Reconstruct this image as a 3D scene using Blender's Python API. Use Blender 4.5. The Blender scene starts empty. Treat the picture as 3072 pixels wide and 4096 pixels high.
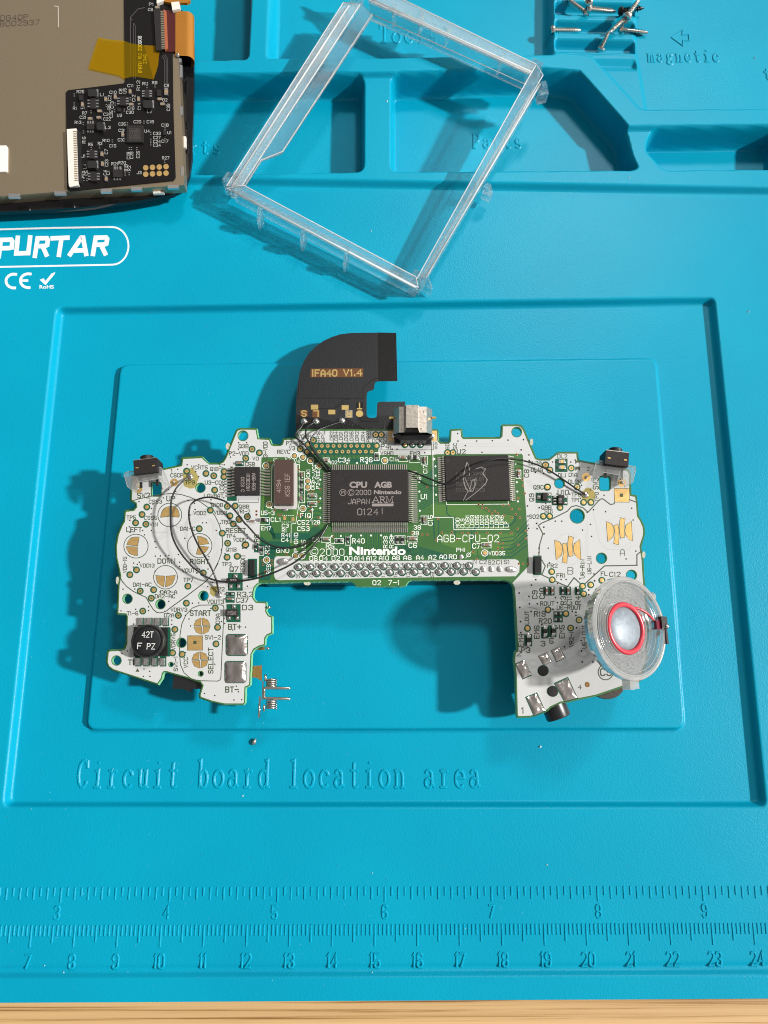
import bpy, math, random
import numpy as np
from mathutils import Vector, Matrix
from mathutils.geometry import tessellate_polygon
random.seed(7)
PI = math.pi
SC = bpy.context.scene
COL = SC.collection
MM = 0.001

# ------------------------------------------------------------------ camera
# All building is done in millimetres on the real planes of the place (mat surface z = 0).
def _n(v):
    v = np.array(v, float); return v / np.linalg.norm(v)
FPX = 2839.0                      # focal length in photo pixels
H_CAM = 183.0
Yc = _n((27, 6929, -1533)); Xc = np.array((76500, -638, -1533.0)); Xc = Xc - Yc * Xc.dot(Yc); Xc = _n(Xc)
Zc = np.cross(Xc, Yc)
RCW = np.array([Xc, Yc, Zc])      # camera -> world
cam = bpy.data.cameras.new('camera'); camo = bpy.data.objects.new('camera', cam); COL.objects.link(camo)
cam.sensor_fit = 'VERTICAL'; cam.sensor_height = 36; cam.lens = FPX / 4096 * 36
cam.clip_start = 0.005; cam.clip_end = 20
M4 = Matrix([list(RCW[0]) + [0], list(RCW[1]) + [0], list(RCW[2]) + [H_CAM * MM], [0, 0, 0, 1]])
camo.matrix_world = M4
SC.camera = camo

# ------------------------------------------------------------------ light
w = bpy.data.worlds.new('World'); SC.world = w; w.use_nodes = True
nt = w.node_tree; nt.nodes.clear()
out = nt.nodes.new('ShaderNodeOutputWorld'); bg = nt.nodes.new('ShaderNodeBackground')
tc = nt.nodes.new('ShaderNodeTexCoord'); sep = nt.nodes.new('ShaderNodeSeparateXYZ')
rx = nt.nodes.new('ShaderNodeValToRGB')
mx = nt.nodes.new('ShaderNodeMath'); mx.operation = 'MULTIPLY_ADD'; mx.inputs[1].default_value = 0.5; mx.inputs[2].default_value = 0.5
nt.links.new(tc.outputs['Generated'], sep.inputs[0]); nt.links.new(sep.outputs[0], mx.inputs[0])
nt.links.new(mx.outputs[0], rx.inputs[0])
e = rx.color_ramp.elements
e[0].position = 0.0; e[0].color = (0.16, 0.15, 0.14, 1)
e[1].position = 1.0; e[1].color = (1.0, 0.97, 0.92, 1)
k = rx.color_ramp.elements.new(0.55); k.color = (0.42, 0.41, 0.40, 1)
k = rx.color_ramp.elements.new(0.82); k.color = (0.62, 0.61, 0.60, 1)
nt.links.new(rx.outputs[0], bg.inputs[0]); bg.inputs[1].default_value = 0.62
nt.links.new(bg.outputs[0], out.inputs[0])

SUN_TO = Vector((15.8, -0.4, 12.0)).normalized()
sl = bpy.data.lights.new('sun', 'SUN'); sl.energy = 4.2; sl.angle = math.radians(2.8); sl.color = (1.0, 0.965, 0.92)
so = bpy.data.objects.new('sun', sl); COL.objects.link(so)
so.rotation_euler = SUN_TO.to_track_quat('Z', 'Y').to_euler()
al = bpy.data.lights.new('ceiling_lamp', 'AREA'); al.energy = 5.6; al.shape = 'DISK'; al.specular_factor = 0.18; al.size = 0.20; al.color = (1.0, 0.97, 0.92)
ao = bpy.data.objects.new('ceiling_lamp', al); COL.objects.link(ao)
ad = Vector((0.36, 0.80, 1.0)).normalized(); ao.location = ad * 1.5
ao.rotation_euler = ad.to_track_quat('Z', 'Y').to_euler()
SC.view_settings.view_transform = 'Standard'
try: SC.view_settings.look = 'None'
except Exception: pass
SC.view_settings.gamma = 1.0; SC.view_settings.use_curve_mapping = False
SC.view_settings.exposure = 0.43
SC.render.engine = 'CYCLES'
SC.cycles.max_bounces = 12; SC.cycles.transparent_max_bounces = 24
SC.cycles.caustics_reflective = False; SC.cycles.caustics_refractive = True
SC.cycles.pixel_filter_type = 'BLACKMAN_HARRIS'; SC.cycles.filter_width = 1.05
SC.cycles.sample_clamp_indirect = 4.0; SC.cycles.use_denoising = True

# ------------------------------------------------------------------ projection helpers
CC = np.array((0, 0, H_CAM))
def ray(sx, sy):
    return RCW @ np.array((sx - 1536.0, -(sy - 2048.0), -FPX))
def pt(sx, sy, z=0.0):
    d = ray(sx, sy); t = (z - H_CAM) / d[2]
    return CC + d * t
# board plane: z = BZ + BK * x
BZ, BK = 12.0, 0.017
BN = _n((-BK, 0, 1)); BX = _n((1, 0, BK))
def bp(sx, sy, dz=0.0):
    d = ray(sx, sy); t = (BZ + dz - H_CAM) / (d[2] - BK * d[0])
    return CC + d * t
def up(p, h):                       # a point h above p along the board's normal
    return p + BN * h
CR = {'a': (400, 1680, 2.765), 'b': (400, 2250, 2.765), 'c': (900, 1300, 2.074), 'd': (950, 1800, 2.552),
      'e': (1550, 1550, 2.552), 'f': (1550, 1950, 2.552), 'g': (2050, 1700, 2.552), 'h': (2000, 2250, 2.212),
      'i': (1250, 1850, 3.318), 'j': (1500, 1550, 5.53), 'k': (950, 2600, 5.53), 'l': (2050, 2700, 3.318),
      'm': (0, 0, 1.659), 'n': (850, 0, 1.185), 'o': (2150, 0, 3.318), 'p': (560, 0, 6.91), 'q': (1300, 0, 1.746),
      'r': (850, 650, 1.746), 's': (900, 2320, 5.53), 'z': (0, 0, 1.0)}
def cv(c, x, y):
    ox, oy, s = CR[c]; return (ox + x / s, oy + y / s)

# ------------------------------------------------------------------ mesh helper
class MB:
    def __init__(s): s.v = []; s.f = []
    def add(s, vs, fs):
        o = len(s.v); s.v.extend([tuple(map(float, q)) for q in vs]); s.f.extend([tuple(i + o for i in f) for f in fs]); return s
    def quad(s, *p): return s.add(p, [tuple(range(len(p)))])
    def prism(s, bot, top):          # two rings of the same length, closed
        n = len(bot); fs = [tuple(range(n - 1, -1, -1)), tuple(range(n, 2 * n))]
        fs += [(i, (i + 1) % n, n + (i + 1) % n, n + i) for i in range(n)]
        return s.add(list(bot) + list(top), fs)
    def box(s, c, ax, ay, az):       # centre + three half axes
        c, ax, ay, az = map(lambda q: np.array(q, float), (c, ax, ay, az))
        b = [c + i * ax + j * ay - az for i, j in ((-1, -1), (1, -1), (1, 1), (-1, 1))]
        t = [c + i * ax + j * ay + az for i, j in ((-1, -1), (1, -1), (1, 1), (-1, 1))]
        return s.prism(b, t)
    def lathe(s, c, axis, prof, n=32, cap=True):   # prof: list of (radius, height along axis)
        axis = _n(axis); t = np.array((1, 0, 0)) if abs(axis[0]) < .8 else np.array((0, 1, 0))
        u = _n(np.cross(axis, t)); v = np.cross(axis, u); c = np.array(c, float); vs = []
        for r, h in prof:
            for i in range(n):
                a = 2 * PI * i / n; vs.append(c + axis * h + (u * math.cos(a) + v * math.sin(a)) * r)
        fs = []
        for k in range(len(prof) - 1):
            for i in range(n):
                j = (i + 1) % n; fs.append((k * n + i, k * n + j, (k + 1) * n + j, (k + 1) * n + i))
        if cap:
            if prof[0][0] > 1e-6: fs.append(tuple(range(n - 1, -1, -1)))
            if prof[-1][0] > 1e-6: fs.append(tuple((len(prof) - 1) * n + i for i in range(n)))
        return s.add(vs, fs)
    def tube(s, pts, r, n=8, flat=None, closed=False):   # flat: squash along this axis by factor
        P = [np.array(p, float) for p in pts]; m = len(P); vs = []
        for i in range(m):
            a = P[(i - 1) % m] if (i or closed) else P[0]; b = P[(i + 1) % m] if (i < m - 1 or closed) else P[-1]
            d = b - a; L = np.linalg.norm(d); d = d / L if L > 1e-9 else np.array((1, 0, 0))
            ref = np.array((0, 0, 1.0)) if abs(d[2]) < .95 else np.array((0, 1.0, 0))
            u = _n(np.cross(d, ref)); q = np.cross(u, d)
            rr = r[i] if isinstance(r, (list, tuple)) else r
            for j in range(n):
                t = 2 * PI * j / n; k = (flat if flat else 1.0)
                vs.append(P[i] + u * math.cos(t) * rr + q * math.sin(t) * rr * k)
        fs = []
        for i in range(m if closed else m - 1):
            i2 = (i + 1) % m
            for j in range(n):
                k = (j + 1) % n; fs.append((i * n + j, i2 * n + j, i2 * n + k, i * n + k))
        if not closed:
            fs.append(tuple(range(n))); fs.append(tuple((m - 1) * n + j for j in range(n - 1, -1, -1)))
        return s.add(vs, fs)

ORIG = {}
def obj(name, mb, mat, parent=None, smooth=False, auto=None, origin=None):
    V = np.array(mb.v, float).reshape(-1, 3)
    if origin is None:
        lo, hi = V.min(0), V.max(0); origin = np.array(((lo[0] + hi[0]) / 2, (lo[1] + hi[1]) / 2, lo[2]))
    origin = np.array(origin, float)
    me = bpy.data.meshes.new(name)
    me.from_pydata(((V - origin) * MM).tolist(), [], mb.f)
    o = bpy.data.objects.new(name, me); COL.objects.link(o)
    if mat: me.materials.append(mat)
    if smooth:
        me.shade_smooth() if hasattr(me, 'shade_smooth') else None
        if auto: 
            try: me.set_sharp_from_angle(angle=math.radians(auto))
            except Exception: pass
    po = ORIG[parent.name] if parent else np.zeros(3)
    o.location = (origin - po) * MM
    if parent: o.parent = parent
    ORIG[o.name] = origin
    return o
def obj_split(name, mb, mat, parent, xs=(-27.0, 34.0)):
    """one mesh per field of the board (left wing, middle, right wing)"""
    V = mb.v; parts = [MB() for _ in range(len(xs) + 1)]
    for f in mb.f:
        cx = sum(V[i][0] for i in f) / len(f); k = sum(cx > x for x in xs); parts[k].add([V[i] for i in f], [tuple(range(len(f)))])
    for p in parts:
        if p.f: obj(name, p, mat, parent)
def thing(name, label, cat, loc=(0, 0, 0), group=None):
    o = bpy.data.objects.new(name, None); COL.objects.link(o); o.location = np.array(loc, float) * MM
    o.empty_display_size = 0.005
    ORIG[o.name] = np.array(loc, float); o['label'] = label; o['category'] = cat
    if group: o['group'] = group
    return o
def tag(o, label=None, cat=None, group=None, kind=None):
    if label: o['label'] = label
    if cat: o['category'] = cat
    if group: o['group'] = group
    if kind: o['kind'] = kind
    return o

# ------------------------------------------------------------------ materials
MATS = {}
def mat(name, col, rough=.5, metal=0., spec=.5, trans=None, bump=None, var=None, coat=0., emit=None, sss=0.):
    """bump: (scale per m, strength, distance m); var: (scale, amount) brightness mottling of the material itself"""
    if name in MATS: return MATS[name]
    m = bpy.data.materials.new(name); m.use_nodes = True; t = m.node_tree; b = t.nodes['Principled BSDF']
    b.inputs['Base Color'].default_value = (*col, 1); b.inputs['Roughness'].default_value = rough
    b.inputs['Metallic'].default_value = metal; b.inputs['Specular IOR Level'].default_value = spec
    b.inputs['Coat Weight'].default_value = coat
    g = t.nodes.new('ShaderNodeTexCoord')
    if var:
        n = t.nodes.new('ShaderNodeTexNoise'); n.inputs['Scale'].default_value = var[0]; n.inputs['Detail'].default_value = 5
        t.links.new(g.outputs['Object'], n.inputs['Vector'])
        r = t.nodes.new('ShaderNodeValToRGB'); r.color_ramp.elements[0].position = .3; r.color_ramp.elements[1].position = .7
        a = var[1]
        r.color_ramp.elements[0].color = (*[c * (1 - a) for c in col], 1); r.color_ramp.elements[1].color = (*[min(1, c * (1 + a)) for c in col], 1)
        t.links.new(n.outputs['Fac'], r.inputs[0]); t.links.new(r.outputs[0], b.inputs['Base Color'])
    if bump:
        n = t.nodes.new('ShaderNodeTexNoise'); n.inputs['Scale'].default_value = bump[0]; n.inputs['Detail'].default_value = 3
        t.links.new(g.outputs['Object'], n.inputs['Vector'])
        u = t.nodes.new('ShaderNodeBump'); u.inputs['Strength'].default_value = bump[1]; u.inputs['Distance'].default_value = bump[2]
        t.links.new(n.outputs['Fac'], u.inputs['Height']); t.links.new(u.outputs[0], b.inputs['Normal'])
    MATS[name] = m; return m
def clear_mat(name, tint=(.97, .985, .99), body=.16, rough=.05, edge=.45):
    """clear moulded plastic: see-through, with a glossy skin that strengthens at glancing angles and a little milky body"""
    m = bpy.data.materials.new(name); m.use_nodes = True; t = m.node_tree; t.nodes.clear()
    o = t.nodes.new('ShaderNodeOutputMaterial'); tr = t.nodes.new('ShaderNodeBsdfTransparent'); tr.inputs[0].default_value = (*tint, 1)
    gl = t.nodes.new('ShaderNodeBsdfGlossy'); gl.inputs['Roughness'].default_value = rough
    df = t.nodes.new('ShaderNodeBsdfDiffuse'); df.inputs[0].default_value = (.92, .93, .93, 1)
    tl = t.nodes.new('ShaderNodeBsdfTranslucent'); tl.inputs[0].default_value = (.92, .93, .93, 1)
    mt = t.nodes.new('ShaderNodeMixShader'); t.links.new(df.outputs[0], mt.inputs[1]); t.links.new(tl.outputs[0], mt.inputs[2])
    m1 = t.nodes.new('ShaderNodeMixShader'); m1.inputs[0].default_value = body
    t.links.new(tr.outputs[0], m1.inputs[1]); t.links.new(mt.outputs[0], m1.inputs[2])
    lw = t.nodes.new('ShaderNodeLayerWeight'); lw.inputs['Blend'].default_value = .32
    mr = t.nodes.new('ShaderNodeMath'); mr.operation = 'MULTIPLY'; mr.inputs[1].default_value = edge
    t.links.new(lw.outputs['Fresnel'], mr.inputs[0])
    m2 = t.nodes.new('ShaderNodeMixShader'); t.links.new(mr.outputs[0], m2.inputs[0])
    t.links.new(m1.outputs[0], m2.inputs[1]); t.links.new(gl.outputs[0], m2.inputs[2])
    t.links.new(m2.outputs[0], o.inputs[0]); MATS[name] = m; return m

def glass_mat(name, thru=.35, body=.04, rough=.03, ior=1.46):
    """solid clear plastic: bends light, part of it passes straight, a trace of milkiness"""
    m = bpy.data.materials.new(name); m.use_nodes = True; t = m.node_tree; t.nodes.clear()
    o = t.nodes.new('ShaderNodeOutputMaterial'); tr = t.nodes.new('ShaderNodeBsdfTransparent'); tr.inputs[0].default_value = (.985, .99, .99, 1)
    gl = t.nodes.new('ShaderNodeBsdfGlass'); gl.inputs['Roughness'].default_value = rough; gl.inputs['IOR'].default_value = ior; gl.inputs[0].default_value = (.99, .995, .995, 1)
    df = t.nodes.new('ShaderNodeBsdfDiffuse'); df.inputs[0].default_value = (.92, .93, .93, 1)
    m1 = t.nodes.new('ShaderNodeMixShader'); m1.inputs[0].default_value = 1 - thru
    t.links.new(tr.outputs[0], m1.inputs[1]); t.links.new(gl.outputs[0], m1.inputs[2])
    m2 = t.nodes.new('ShaderNodeMixShader'); m2.inputs[0].default_value = body
    t.links.new(m1.outputs[0], m2.inputs[1]); t.links.new(df.outputs[0], m2.inputs[2]); t.links.new(m2.outputs[0], o.inputs[0]); MATS[name] = m; return m

# ------------------------------------------------------------------ stroke letters
_G = """A:00 04 26 44 40|02 42;B:00 06 36 45 44 33 03|33 42 41 30 00;C:45 36 16 05 01 10 30 41;D:00 06 36 45 41 30 00;E:46 06 00 40|03 33;F:00 06 46|03 33;G:45 36 16 05 01 10 30 41 43 23;H:00 06|40 46|03 43;I:20 26;J:46 41 30 10 01;K:00 06|46 02|13 40;L:06 00 40;M:00 06 23 46 40;N:00 06 40 46;O:10 01 05 16 36 45 41 30 10;P:00 06 36 45 44 33 03;Q:10 01 05 16 36 45 41 30 10|22 40;R:00 06 36 45 44 33 03|23 40;S:45 36 16 05 04 13 33 42 41 30 10 01;T:06 46|26 20;U:06 01 10 30 41 46;V:06 20 46;W:06 10 24 30 46;X:00 46|06 40;Y:06 23 46|23 20;Z:06 46 00 40;0:10 01 05 16 36 45 41 30 10;1:15 26 20;2:05 16 36 45 44 00 40;3:05 16 36 45 44 33 23|33 42 41 30 10 01;4:30 36 02 42;5:46 06 03 33 42 41 30 10 01;6:45 36 16 05 01 10 30 41 42 33 03;7:06 46 10;8:13 04 05 16 36 45 44 33 13|13 02 01 10 30 41 42 33;9:01 10 30 41 45 36 16 05 04 13 43;-:03 43;+:03 43|25 21;.:20 21;/:00 46;%:10 01 05 16 36 45 41 30 10|00 46"""
GLY = {}
for _e in _G.split(';'):
    _k, _s = _e.split(':', 1); GLY[_k] = [[(int(q[0]) / 4, int(q[1]) / 6) for q in p.split()] for p in _s.split('|')]
def strokes(text, h, W=None, narrow=.62, gap=.28):
    """polylines of a word in a frame whose baseline starts at (0,0); W = whole width"""
    out, x = [], 0.
    adv = []
    for ch in text:
        wd = 0 if ch in '.' else (.35 if ch in '1I' else 1.0)
        adv.append((x, wd)); x += (wd if ch != ' ' else .8) * narrow * h + gap * h
    tot = max(x - gap * h, .05 * h); kx = (W / tot) if W else 1.
    for ch, (x0, wd) in zip(text, adv):
        for p in GLY.get(ch, []):
            if ch in '1I': out.append([((x0 + (a - .5) * narrow * h * .9 + .17 * narrow * h) * kx, b * h) for a, b in p])
            elif ch == '.': out.append([((x0 + (a - .5) * .1 * h) * kx, b * h * .9) for a, b in p])
            else: out.append([((x0 + a * narrow * h) * kx, b * h) for a, b in p])
    return out
def ribbon(mb, line, wd, tr, closed=False):
    """a mitred flat strip along a 2-D line; tr maps 2-D to the surface"""
    P = [np.array(p, float) for p in line]
    Q = [P[0]]
    for p in P[1:]:
        if np.linalg.norm(p - Q[-1]) > 1e-6: Q.append(p)
    P = Q; m = len(P)
    if m < 2: return
    if closed and np.linalg.norm(P[0] - P[-1]) < 1e-6: P = P[:-1]; m -= 1
    vs = []
    for i in range(m):
        d1 = P[i] - P[i - 1] if (i > 0 or closed) else P[1] - P[0]
        d2 = P[(i + 1) % m] - P[i] if (i < m - 1 or closed) else P[-1] - P[-2]
        d1 = d1 / (np.linalg.norm(d1) + 1e-12); d2 = d2 / (np.linalg.norm(d2) + 1e-12)
        n1 = np.array((-d1[1], d1[0])); n2 = np.array((-d2[1], d2[0])); n = n1 + n2
        L = np.linalg.norm(n); n = n / L if L > 1e-6 else n1
        k = min(1.6, 1 / max(.5, n.dot(n1))); e = np.zeros(2)
        if not closed and i == 0: e = -d2 * wd * .5
        if not closed and i == m - 1: e = d1 * wd * .5
        vs += [P[i] + n * wd / 2 * k + e, P[i] - n * wd / 2 * k + e]
    fs = [(2 * i, 2 * i + 1, (2 * i + 3) % (2 * m), (2 * i + 2) % (2 * m)) for i in range(m if closed else m - 1)]
    mb.add([tr(q[0], q[1]) for q in vs], fs)
def font_faces(text, size=1.0, bold=0.0, shear=0.0, spacing=1.0):
    """filled letters from Blender's own built-in typeface, as 2-D vertices and faces"""
    c = bpy.data.curves.new('t', 'FONT'); c.body = text; c.size = size; c.offset = bold; c.shear = shear; c.space_character = spacing
    c.resolution_u = 3
    o = bpy.data.objects.new('t', c); COL.objects.link(o)
    dg = bpy.context.evaluated_depsgraph_get(); ev = o.evaluated_get(dg); me = ev.to_mesh()
    vs = [(v.co.x, v.co.y) for v in me.vertices]; fs = [tuple(p.vertices) for p in me.polygons]
    ev.to_mesh_clear(); bpy.data.objects.remove(o); bpy.data.curves.remove(c)
    return vs, fs
def font_fit(mb, text, x0, x1, ybase, cap, tr, bold=0., shear=0., spacing=1.):
    vs, fs = font_faces(text, 1., bold, shear, spacing)
    xs = [q[0] for q in vs]; lo, hi = min(xs), max(xs); ym = .69
    mb.add([tr(x0 + (q[0] - lo) / (hi - lo) * (x1 - x0), ybase - q[1] / ym * cap) for q in vs], fs)
# ------------------------------------------------------------------ desk
def wood_mat():
    m = bpy.data.materials.new('pale_wood'); m.use_nodes = True; t = m.node_tree; b = t.nodes['Principled BSDF']
    g = t.nodes.new('ShaderNodeTexCoord'); mp = t.nodes.new('ShaderNodeMapping'); mp.inputs['Scale'].default_value = (9, 1100, 9)
    mp.inputs['Rotation'].default_value = (0, 0, math.radians(-1.6))
    t.links.new(g.outputs['Object'], mp.inputs[0])
    n = t.nodes.new('ShaderNodeTexNoise'); n.inputs['Scale'].default_value = 1.0; n.inputs['Detail'].default_value = 6; n.inputs['Roughness'].default_value = .65; n.inputs['Distortion'].default_value = .6
    t.links.new(mp.outputs[0], n.inputs['Vector'])
    r = t.nodes.new('ShaderNodeValToRGB'); E = r.color_ramp.elements
    E[0].position = .36; E[0].color = (.20, .085, .022, 1); E[1].position = .62; E[1].color = (.58, .37, .17, 1)
    k = E.new(.43); k.color = (.42, .24, .09, 1); k = E.new(.49); k.color = (.52, .33, .15, 1)
    t.links.new(n.outputs['Fac'], r.inputs[0]); t.links.new(r.outputs[0], b.inputs['Base Color'])
    b.inputs['Roughness'].default_value = .45
    return m
mb = MB(); mb.box((0, 0, -16.5), (420, 0, 0), (0, 420, 0), (0, 0, 8))
tag(obj('desk', mb, wood_mat()), 'pale wooden desk top with brown grain under the blue mat', 'desk', kind='structure')

# ------------------------------------------------------------------ silicone repair mat: one height field cut into its parts
def mat_silicone():
    m = bpy.data.materials.new('blue_silicone'); m.use_nodes = True; t = m.node_tree; b = t.nodes['Principled BSDF']
    g = t.nodes.new('ShaderNodeTexCoord')
    b.inputs['Base Color'].default_value = (.0, .255, .390, 1)
    n0 = t.nodes.new('ShaderNodeTexNoise'); n0.inputs['Scale'].default_value = 22; n0.inputs['Detail'].default_value = 4
    r0 = t.nodes.new('ShaderNodeValToRGB'); r0.color_ramp.elements[0].position = .3; r0.color_ramp.elements[1].position = .72
    r0.color_ramp.elements[0].color = (.0, .238, .372, 1); r0.color_ramp.elements[1].color = (.0, .272, .408, 1)
    t.links.new(g.outputs['Object'], n0.inputs['Vector']); t.links.new(n0.outputs['Fac'], r0.inputs[0]); t.links.new(r0.outputs[0], b.inputs['Base Color'])
    b.inputs['Roughness'].default_value = .36; b.inputs['Specular IOR Level'].default_value = .16
    n1 = t.nodes.new('ShaderNodeTexNoise'); n1.inputs['Scale'].default_value = 3200; n1.inputs['Detail'].default_value = 2
    n2 = t.nodes.new('ShaderNodeTexVoronoi'); n2.inputs['Scale'].default_value = 2100
    t.links.new(g.outputs['Object'], n1.inputs['Vector']); t.links.new(g.outputs['Object'], n2.inputs['Vector'])
    ad_ = t.nodes.new('ShaderNodeMath'); ad_.operation = 'MULTIPLY_ADD'; ad_.inputs[1].default_value = .6
    t.links.new(n2.outputs['Distance'], ad_.inputs[0]); t.links.new(n1.outputs['Fac'], ad_.inputs[2])
    u = t.nodes.new('ShaderNodeBump'); u.inputs['Strength'].default_value = .38; u.inputs['Distance'].default_value = .00010
    t.links.new(ad_.outputs[0], u.inputs['Height']); t.links.new(u.outputs[0], b.inputs['Normal'])
    return m
SIL = mat_silicone(); MATS['sil'] = SIL
def sd_poly(X, Y, poly):
    """signed distance, negative inside"""
    P = np.array(poly, float); d = np.full(X.shape, 1e9); ins = np.zeros(X.shape, bool); n = len(P)
    for i in range(n):
        a, b = P[i], P[(i + 1) % n]; e = b - a
        t = np.clip(((X - a[0]) * e[0] + (Y - a[1]) * e[1]) / (e.dot(e) + 1e-12), 0, 1)
        d = np.minimum(d, (X - a[0] - t * e[0]) ** 2 + (Y - a[1] - t * e[1]) ** 2)
        c = ((a[1] > Y) != (b[1] > Y)); den = (b[1] - a[1]) if abs(b[1] - a[1]) > 1e-12 else 1e-12
        ins ^= c & (X < e[0] * (Y - a[1]) / den + a[0])
    d = np.sqrt(d); return np.where(ins, -d, d)
def rpoly(poly, z, r=0):
    """photo outline -> mm on the plane z, corners rounded with radius r"""
    P = [pt(x, y, z)[:2] for x, y in poly]
    if not r: return P
    o = []; n = len(P)
    for i in range(n):
        a, b, c = P[i - 1], P[i], P[(i + 1) % n]; d1 = a - b; d2 = c - b; l1, l2 = np.linalg.norm(d1), np.linalg.norm(d2)
        q = min(r, .45 * l1, .45 * l2); p1 = b + d1 / l1 * q; p2 = b + d2 / l2 * q
        for t in (0, .25, .5, .75, 1): o.append(p1 * (1 - t) ** 2 + b * 2 * t * (1 - t) + p2 * t * t)
    return o
def step(d, w_):                     # 1 inside (d<0) -> 0 outside, wall of width w_ lying inside the outline
    t = np.clip((-d) / w_, 0, 1); return t * t * (3 - 2 * t)
YS = pt(1536, 4003, 1.0)[1]          # south edge
gx = np.arange(-150, 150.01, .36); gy = np.arange(YS, 218, .36)
X, Y = np.meshgrid(gx, gy); Z = np.zeros_like(X)
# lip along the south edge
Z += 1.0 * step(-(pt(1536, 3890, 0)[1] - Y), 1.1) if False else 0
yl = pt(1536, 3897, 0.4)[1]; Z = np.where(Y < yl + .6, 1.0 * np.clip((yl + .3 - Y) / .55, 0, 1), Z)
groove = np.exp(-((Y - yl - 1.1) / .7) ** 2) * -.35; Z = Z + groove
RECESS = rpoly([(222, 1226), (2862, 1187), (3070, 3233), (6, 3233)], 0, 2.2)
dR = sd_poly(X, Y, RECESS); Z = Z - 2.2 * step(dR, 1.35)
PLATE = rpoly([(478, 1456), (2628, 1430), (2744, 2917), (341, 2921)], -.6, 2.6)
dP = sd_poly(X, Y, PLATE); tP = np.clip(.5 - dP / .8, 0, 1); Z = Z + 1.6 * tP * tP * (3 - 2 * tP)
# north tray block
RIM, FLOOR = 2.0, -6.0
yr = pt(1536, 752, 0)[1]; t_ = np.clip((Y - yr) / 1.5 + .15, 0, 1); Z = Z + RIM * t_ * t_ * (3 - 2 * t_)
north = Y > yr + 2
ridge = rpoly([(-400, 310), (780, 296), (1600, 289), (1744, 285), (1950, 274), (2173, 272), (2318, 283), (2514, 505), (3600, 497), (3600, -600), (-400, -600)], 3.5, 0)
dG = sd_poly(X, Y, ridge)
Z = np.where(north & (dG < .5), 3.5 - 1.5 * np.clip((dG + .3) / .8, 0, 1), Z)
def carve(poly, z0, floor, wall, r, smooth_floor=1.0):
    global Z
    d = sd_poly(X, Y, rpoly(poly, z0, r)); t = np.clip(-d / wall, 0, 1); t = t * t * (3 - 2 * t)
    Z = np.where(d < 0, Z * (1 - t) + floor * t, Z)
well_l = [(-400, 312), (780, 297), (1459, 291), (1459, 681), (-400, 708)]
well_r = [(1562, 290), (1744, 286), (1950, 275), (2173, 273), (2316, 284), (2512, 506), (2538, 612), (2562, 660), (2540, 673), (1562, 680)]
well_s = [(2610, 506), (2588, 560), (2588, 594), (2660, 673), (3140, 670), (3140, 500)]
# the two saddles between the wells sit lower than the ridge
sad = [(1440, 312), (1580, 311), (1580, 700), (1440, 700)]
carve(well_l, 3.0, FLOOR, 1.5, 3.0); carve(well_r, 3.0, FLOOR, 1.5, 3.0); carve(well_s, 3.0, FLOOR, 1.5, 2.2)
carve([(-400, -600), (1010, -600), (1007, 0), (996, 240), (-400, 262)], 3.5, -6.8, 1.5, 2.0)
carve([(1071, -600), (1071, 0), (1062, 238), (1500, 237), (2226, 222), (2224, -600)], 3.5, -.9, 3.2, 1.6)
# magnetic area, a shallow step down, with a fluted block
dM = sd_poly(X, Y, rpoly([(2236, 220), (2360, 232), (2554, 443), (2578, 448), (3700, 441), (3700, -700), (2236, -700)], 2.6, .8))
tM = np.clip(-dM / .7, 0, 1); Z = np.where(dM < 0, 3.5 - 1.0 * tM, Z)
fl = rpoly([(2217, 221), (2540, 221), (2536, -500), (2214, -500)], 2.5, .8); dF = sd_poly(X, Y, fl)
dF2 = sd_poly(X, Y, rpoly([(2345, 300), (2552, 296), (2538, 215), (2300, 215)], 2.5, .6))
y0, y1 = pt(2400, 219, 2.)[1], pt(2400, 144, 2.)[1]; per = y1 - y0
ph = ((Y - y0) / per) % 1.0
prof = np.where(ph < .5, 0, np.where(ph < .70, (ph - .5) / .2, np.where(ph < .985, 1, (1 - ph) / .015)))
tF = np.clip(-dF / .6, 0, 1) * (dF < 0); Z = Z * (1 - tF) + (.3 + 2.6 * prof) * tF
ph2 = (Y - pt(2400, 262, 2)[1]); tF2 = np.clip(-dF2 / .6, 0, 1) * (dF2 < 0) * (dM < -.4)
Z = Z - tF2 * 1.1 * np.clip(1 - np.abs(ph2) / 2.2, 0, 1)
crease = sd_poly(X, Y, rpoly([(2540, 215), (2556, 290), (2582, 448), (3800, 448), (3800, -700), (2536, -700)], 2.5, .5))
Z = Z - .35 * np.clip(-crease / .5, 0, 1) * (crease < 0) * (dM < 0)
Z = Z + .05 * np.sin(X * .11 + 1.3) * np.cos(Y * .083)
mat_root = thing('repair_mat', 'large blue silicone repair mat with moulded trays and a ruler, under everything else', 'repair mat', (0, YS, -8.5))
ny, nx = X.shape
def hz(x, y):
    fx = (x - gx[0]) / .36; fy = (y - gy[0]) / .36; i = int(min(max(fx, 0), nx - 2)); j = int(min(max(fy, 0), ny - 2)); a, b = fx - i, fy - j
    return float(Z[j, i] * (1 - a) * (1 - b) + Z[j, i + 1] * a * (1 - b) + Z[j + 1, i] * (1 - a) * b + Z[j + 1, i + 1] * a * b)
def hit(sx, sy, z=0.):               # where the sight line through a photo point meets the mat
    p = pt(sx, sy, z)
    for _ in range(12):
        z = .5 * z + .5 * hz(p[0], p[1]); p = pt(sx, sy, z)
    return p
idx = np.arange(ny * nx).reshape(ny, nx)
Xc_, Yc_ = (X[:-1, :-1] + X[1:, 1:]) / 2, (Y[:-1, :-1] + Y[1:, 1:]) / 2
dPc = (dP[:-1, :-1] + dP[1:, 1:]) / 2; yrc = Yc_ > yr - 1.4
lab = np.zeros(Xc_.shape, int); lab[dPc < 1.2] = 1; lab[yrc] = 2; lab[(dM[:-1, :-1] < -.2)] = 3
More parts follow.
